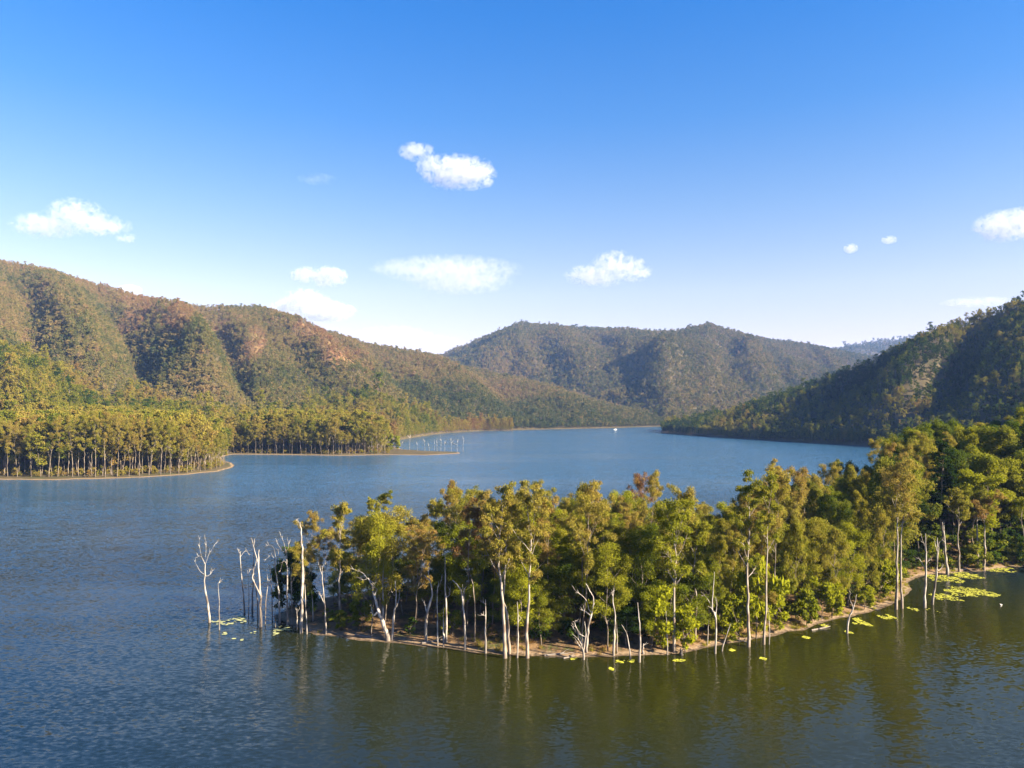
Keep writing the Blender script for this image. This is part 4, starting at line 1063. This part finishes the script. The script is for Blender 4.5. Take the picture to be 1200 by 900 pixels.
hill_wood(0, 'hillside_forest', 165000, -330, 900, 600, 2000, NG_FAR, 5, .52, 'brown and olive open forest covering the long range left of the lake',
          lambda x, y, px, t: (1 - .55 * bare_mask(x, y)) * .9, tone_left)
hill_wood(1, 'foothill_forest', 10500, -330, 620, 420, 1250, NG_MID, 5, .82, 'green and olive woodland on the low foothills behind the pale lakeside gums',
          None, shore=9000, tone_f=lambda x, y, px, t: np.where(px < 270, .42, .54) + .55 * (fbm(x * .012, y * .012) - .47) * 2)
hill_wood(2, 'mountain_forest', 85000, 400, 1250, 1300, 3400, NG_FAR, 5, .80, 'hazy brown green forest on the peaked mountain across the lake',
          None, lambda x, y, px, t: .48 + .25 * (fbm(x * .004, y * .004) - .47) * 2)
hill_wood(3, 'ridge_forest', 14000, 900, 1400, 3600, 4900, NG_FAR, 5, 1.15, 'blue grey forest on the farthest ridge at the right', None, lambda x, y, px, t: .4 + 0 * x)
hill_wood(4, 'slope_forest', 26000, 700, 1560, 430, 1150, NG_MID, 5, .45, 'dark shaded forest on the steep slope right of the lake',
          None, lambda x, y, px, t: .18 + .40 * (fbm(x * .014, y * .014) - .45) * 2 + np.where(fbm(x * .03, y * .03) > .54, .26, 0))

# ---------------------------------------------------------------- clouds: small fair weather cumulus, real volumes over the haze
def cloud_mat(name, blobs, dens, freq, cover, gain):
    """density from fractal noise worn away towards the edge of a few soft blobs (cx, cz, rx, rz) in the cloud's own metres"""
    m, nt, out = new_mat(name); tc = N(nt, 'ShaderNodeTexCoord')
    n = N(nt, 'ShaderNodeTexNoise'); n.inputs['Scale'].default_value = freq; n.inputs['Detail'].default_value = 7; n.inputs['Roughness'].default_value = .66; n.inputs['Distortion'].default_value = .5
    nt.links.new(tc.outputs['Object'], n.inputs[0])
    best = None
    for (cx, cz, rx, rz) in blobs:
        mp = N(nt, 'ShaderNodeVectorMath', operation='SUBTRACT'); nt.links.new(tc.outputs['Object'], mp.inputs[0]); mp.inputs[1].default_value = (cx, 0, cz)
        sc_ = N(nt, 'ShaderNodeVectorMath', operation='DIVIDE'); nt.links.new(mp.outputs[0], sc_.inputs[0]); sc_.inputs[1].default_value = (rx, max(rx * .6, rz), rz)
        ln = N(nt, 'ShaderNodeVectorMath', operation='LENGTH'); nt.links.new(sc_.outputs[0], ln.inputs[0])
        best = ln.outputs['Value'] if best is None else math_n(nt, 'SMOOTH_MIN', best, ln.outputs['Value'], .25)
    f = math_n(nt, 'SUBTRACT', 1.0, best)
    d = math_n(nt, 'MULTIPLY_ADD', n.outputs['Fac'], 5.4, cover - 2.78)
    d = math_n(nt, 'MULTIPLY', math_n(nt, 'ADD', d, f), gain, clamp=True)
    d = math_n(nt, 'MULTIPLY', d, math_n(nt, 'MULTIPLY', f, 6, clamp=True))
    d = math_n(nt, 'MULTIPLY', d, dens)
    pv = N(nt, 'ShaderNodeVolumePrincipled'); pv.inputs['Color'].default_value = (.68, .72, .80, 1); pv.inputs['Anisotropy'].default_value = 0.0
    nt.links.new(d, pv.inputs['Density']); nt.links.new(pv.outputs[0], out.inputs['Volume'])
    return m


import bmesh
ALT = 1420.0
# label, centre px, centre row, blobs in px (dx, dy, rx, ry), optical gain, cover
CLOUDS = [('broken white cloud over the left range with a small tail', 84, 262, [(-30, 2, 44, 17), (4, -8, 38, 24), (32, 2, 40, 14), (64, 17, 14, 7)], .022, -.16, 3.5),
          ('brightest cloud high in the middle with a wispy upper left lobe', 520, 196, [(14, 6, 46, 22), (38, 8, 26, 20), (-32, -18, 24, 12), (-12, -2, 24, 14)], .030, -.08, 4),
          ('white cloud cut by the right edge of the picture', 1178, 265, [(0, 0, 40, 20), (24, -4, 36, 20)], .028, -.06, 4),
          ('white ragged cloud above the left shoulder of the far mountain', 712, 317, [(-14, 6, 40, 15), (8, -4, 30, 22), (32, -1, 22, 16)], .024, -.14, 3.5),
          ('small soft cloud above the lumpy one over the left range', 378, 322, [(6, 2, 26, 14), (-20, 0, 20, 11)], .034, -.06, 3.6),
          ('lumpy cloud close above the end of the left range', 368, 357, [(-10, -2, 32, 18), (12, 8, 40, 14), (-34, 4, 22, 10)], .044, -.04, 3.6),
          ('thin flat cloud veil in the middle of the sky', 526, 322, [(0, -6, 92, 16), (14, 8, 66, 16), (-50, -8, 46, 10)], .0125, .03, 1.9),
          ('tiny cloud puff, lower of two at the right', 997, 291, [(0, 0, 9, 6.5)], .030, .10, 4),
          ('tiny cloud puff, upper of two at the right', 1042, 281, [(0, 0, 10, 5.5)], .026, .10, 4),
          ('small cloud peeping over the crest of the left range', 150, 341, [(0, 0, 18, 9)], .045, .08, 4),
          ('faint low cloud bank above the gap beside the far mountain', 478, 397, [(-16, -4, 50, 13), (26, 4, 44, 10)], .0150, .06, 2.0),
          ('faint streak of cloud above the right range', 1146, 354, [(0, 0, 46, 6)], .0090, .06, 1.8),
          ('faint high wisp left of the brightest cloud', 371, 210, [(0, 0, 26, 7)], .0040, -.06, 1.8)]
for i, (lab, cx, cy_, blobs, dens, cover, gain) in enumerate(CLOUDS):
    Yc = (ALT - CAM_H) * FPX / (HOR - cy_); q = Yc / FPX; c = space_pt(cx, cy_, Yc)
    B = [(dx * q, -dy * q, rx * q, ry * q) for dx, dy, rx, ry in blobs]
    bm = bmesh.new(); g = np.random.default_rng(700 + i)
    for (bx, bz, rx, rz) in B:
        r_ = bmesh.ops.create_icosphere(bm, subdivisions=4, radius=1)
        for v in r_['verts']:
            v.co = (bx + v.co.x * rx * 1.04, v.co.y * max(rx * .6, rz) * 1.04, bz + v.co.z * rz * 1.04)
    me = bpy.data.meshes.new('cloud'); bm.to_mesh(me); bm.free()
    size = max(b[2] for b in B)
    me.materials.append(cloud_mat('cloud_vapour', B, dens * 1500 / Yc * (60 / max(12, sum(b[3] for b in blobs) / len(blobs) * 2)) ** .5 * .62, 3.2 / (26 * q), cover, gain * (.62 if dens > .02 else .42)))
    o = mesh_obj('cloud', me); o.location = c; md = o.modifiers.new('merge', 'REMESH'); md.mode = 'VOXEL'; md.voxel_size = size / 14
    tag(o, lab, 'cloud', 'fair weather clouds')

# ---------------------------------------------------------------- air, sky, sun, camera
SUN_EL, SUN_AZ = R(28), math.atan2(.91, -.42)      # azimuth measured from +Y towards +X
sd_ = Vector((math.sin(SUN_AZ) * math.cos(SUN_EL), math.cos(SUN_AZ) * math.cos(SUN_EL), math.sin(SUN_EL)))
w = bpy.data.worlds.new('World'); sc.world = w; w.use_nodes = True
nt = w.node_tree; bg = nt.nodes['Background']
sky = nt.nodes.new('ShaderNodeTexSky'); sky.sky_type = 'NISHITA'; sky.sun_disc = False
sky.sun_elevation = SUN_EL; sky.sun_rotation = SUN_AZ; sky.altitude = 300; sky.air_density = 1.0; sky.dust_density = 0.0; sky.ozone_density = 3.0
# the deep polarised blue overhead and pale horizon of the photograph: the sky tinted by height above the horizon
tc = nt.nodes.new('ShaderNodeTexCoord'); sp = nt.nodes.new('ShaderNodeSeparateXYZ'); nt.links.new(tc.outputs['Generated'], sp.inputs[0])
rp = ramp(nt, [(0.0, (.98, .64, .60)), (.089, (1.02, .64, .60)), (.152, (1.0, .71, .60)), (.252, (.66, .66, .69)), (.363, (.30, .58, .81)), (.477, (.115, .53, .90)), (.75, (.09, .46, .84))])
nt.links.new(sp.outputs[2], rp.inputs[0])
mu = nt.nodes.new('ShaderNodeMix'); mu.data_type = 'RGBA'; mu.blend_type = 'MULTIPLY'; mu.inputs[0].default_value = 1
nt.links.new(sky.outputs[0], mu.inputs[6]); nt.links.new(rp.outputs[0], mu.inputs[7]); nt.links.new(mu.outputs[2], bg.inputs[0]); bg.inputs[1].default_value = .0535

l = bpy.data.lights.new('sun', 'SUN'); l.energy = 5.0; l.angle = R(.53); l.color = (1, .82, .58)
lo = bpy.data.objects.new('sun', l); C.objects.link(lo); lo.rotation_euler = sd_.to_track_quat('Z', 'Y').to_euler(); lo.location = (300, -200, 400)

m, nt, out = new_mat('air')
pv = N(nt, 'ShaderNodeVolumePrincipled'); pv.inputs['Color'].default_value = (.25, .46, 1.0, 1); pv.inputs['Density'].default_value = 5.2e-5; pv.inputs['Anisotropy'].default_value = .0
nt.links.new(pv.outputs[0], out.inputs['Volume'])
a, zl, zh = 7400.0, -7.5, 640.0
bv = [(x, y, z) for z in (zl, zh) for y in (-a, a) for x in (-a, a)]
o = mesh_obj('haze', np_mesh('haze', bv, [(0, 2, 3, 1), (4, 5, 7, 6), (0, 1, 5, 4), (2, 6, 7, 3), (0, 4, 6, 2), (1, 3, 7, 5)], (m,))); tag(o, kind='stuff')

cam = bpy.data.cameras.new('camera'); cam.sensor_width = 36; cam.lens = FPX / 1200 * 36; cam.shift_y = (HOR - 450) / 1200
cam.clip_start = .5; cam.clip_end = 40000
co = bpy.data.objects.new('camera', cam); C.objects.link(co); co.location = (0, 0, CAM_H); co.rotation_euler = (R(90), 0, 0); sc.camera = co

sc.view_settings.view_transform = 'Standard'; sc.view_settings.look = 'None'; sc.view_settings.gamma = 1; sc.view_settings.exposure = 2.45
cy = sc.cycles
cy.use_denoising = True; cy.max_bounces = 10; cy.diffuse_bounces = 3; cy.glossy_bounces = 3; cy.transmission_bounces = 4; cy.volume_bounces = 8; cy.transparent_max_bounces = 8
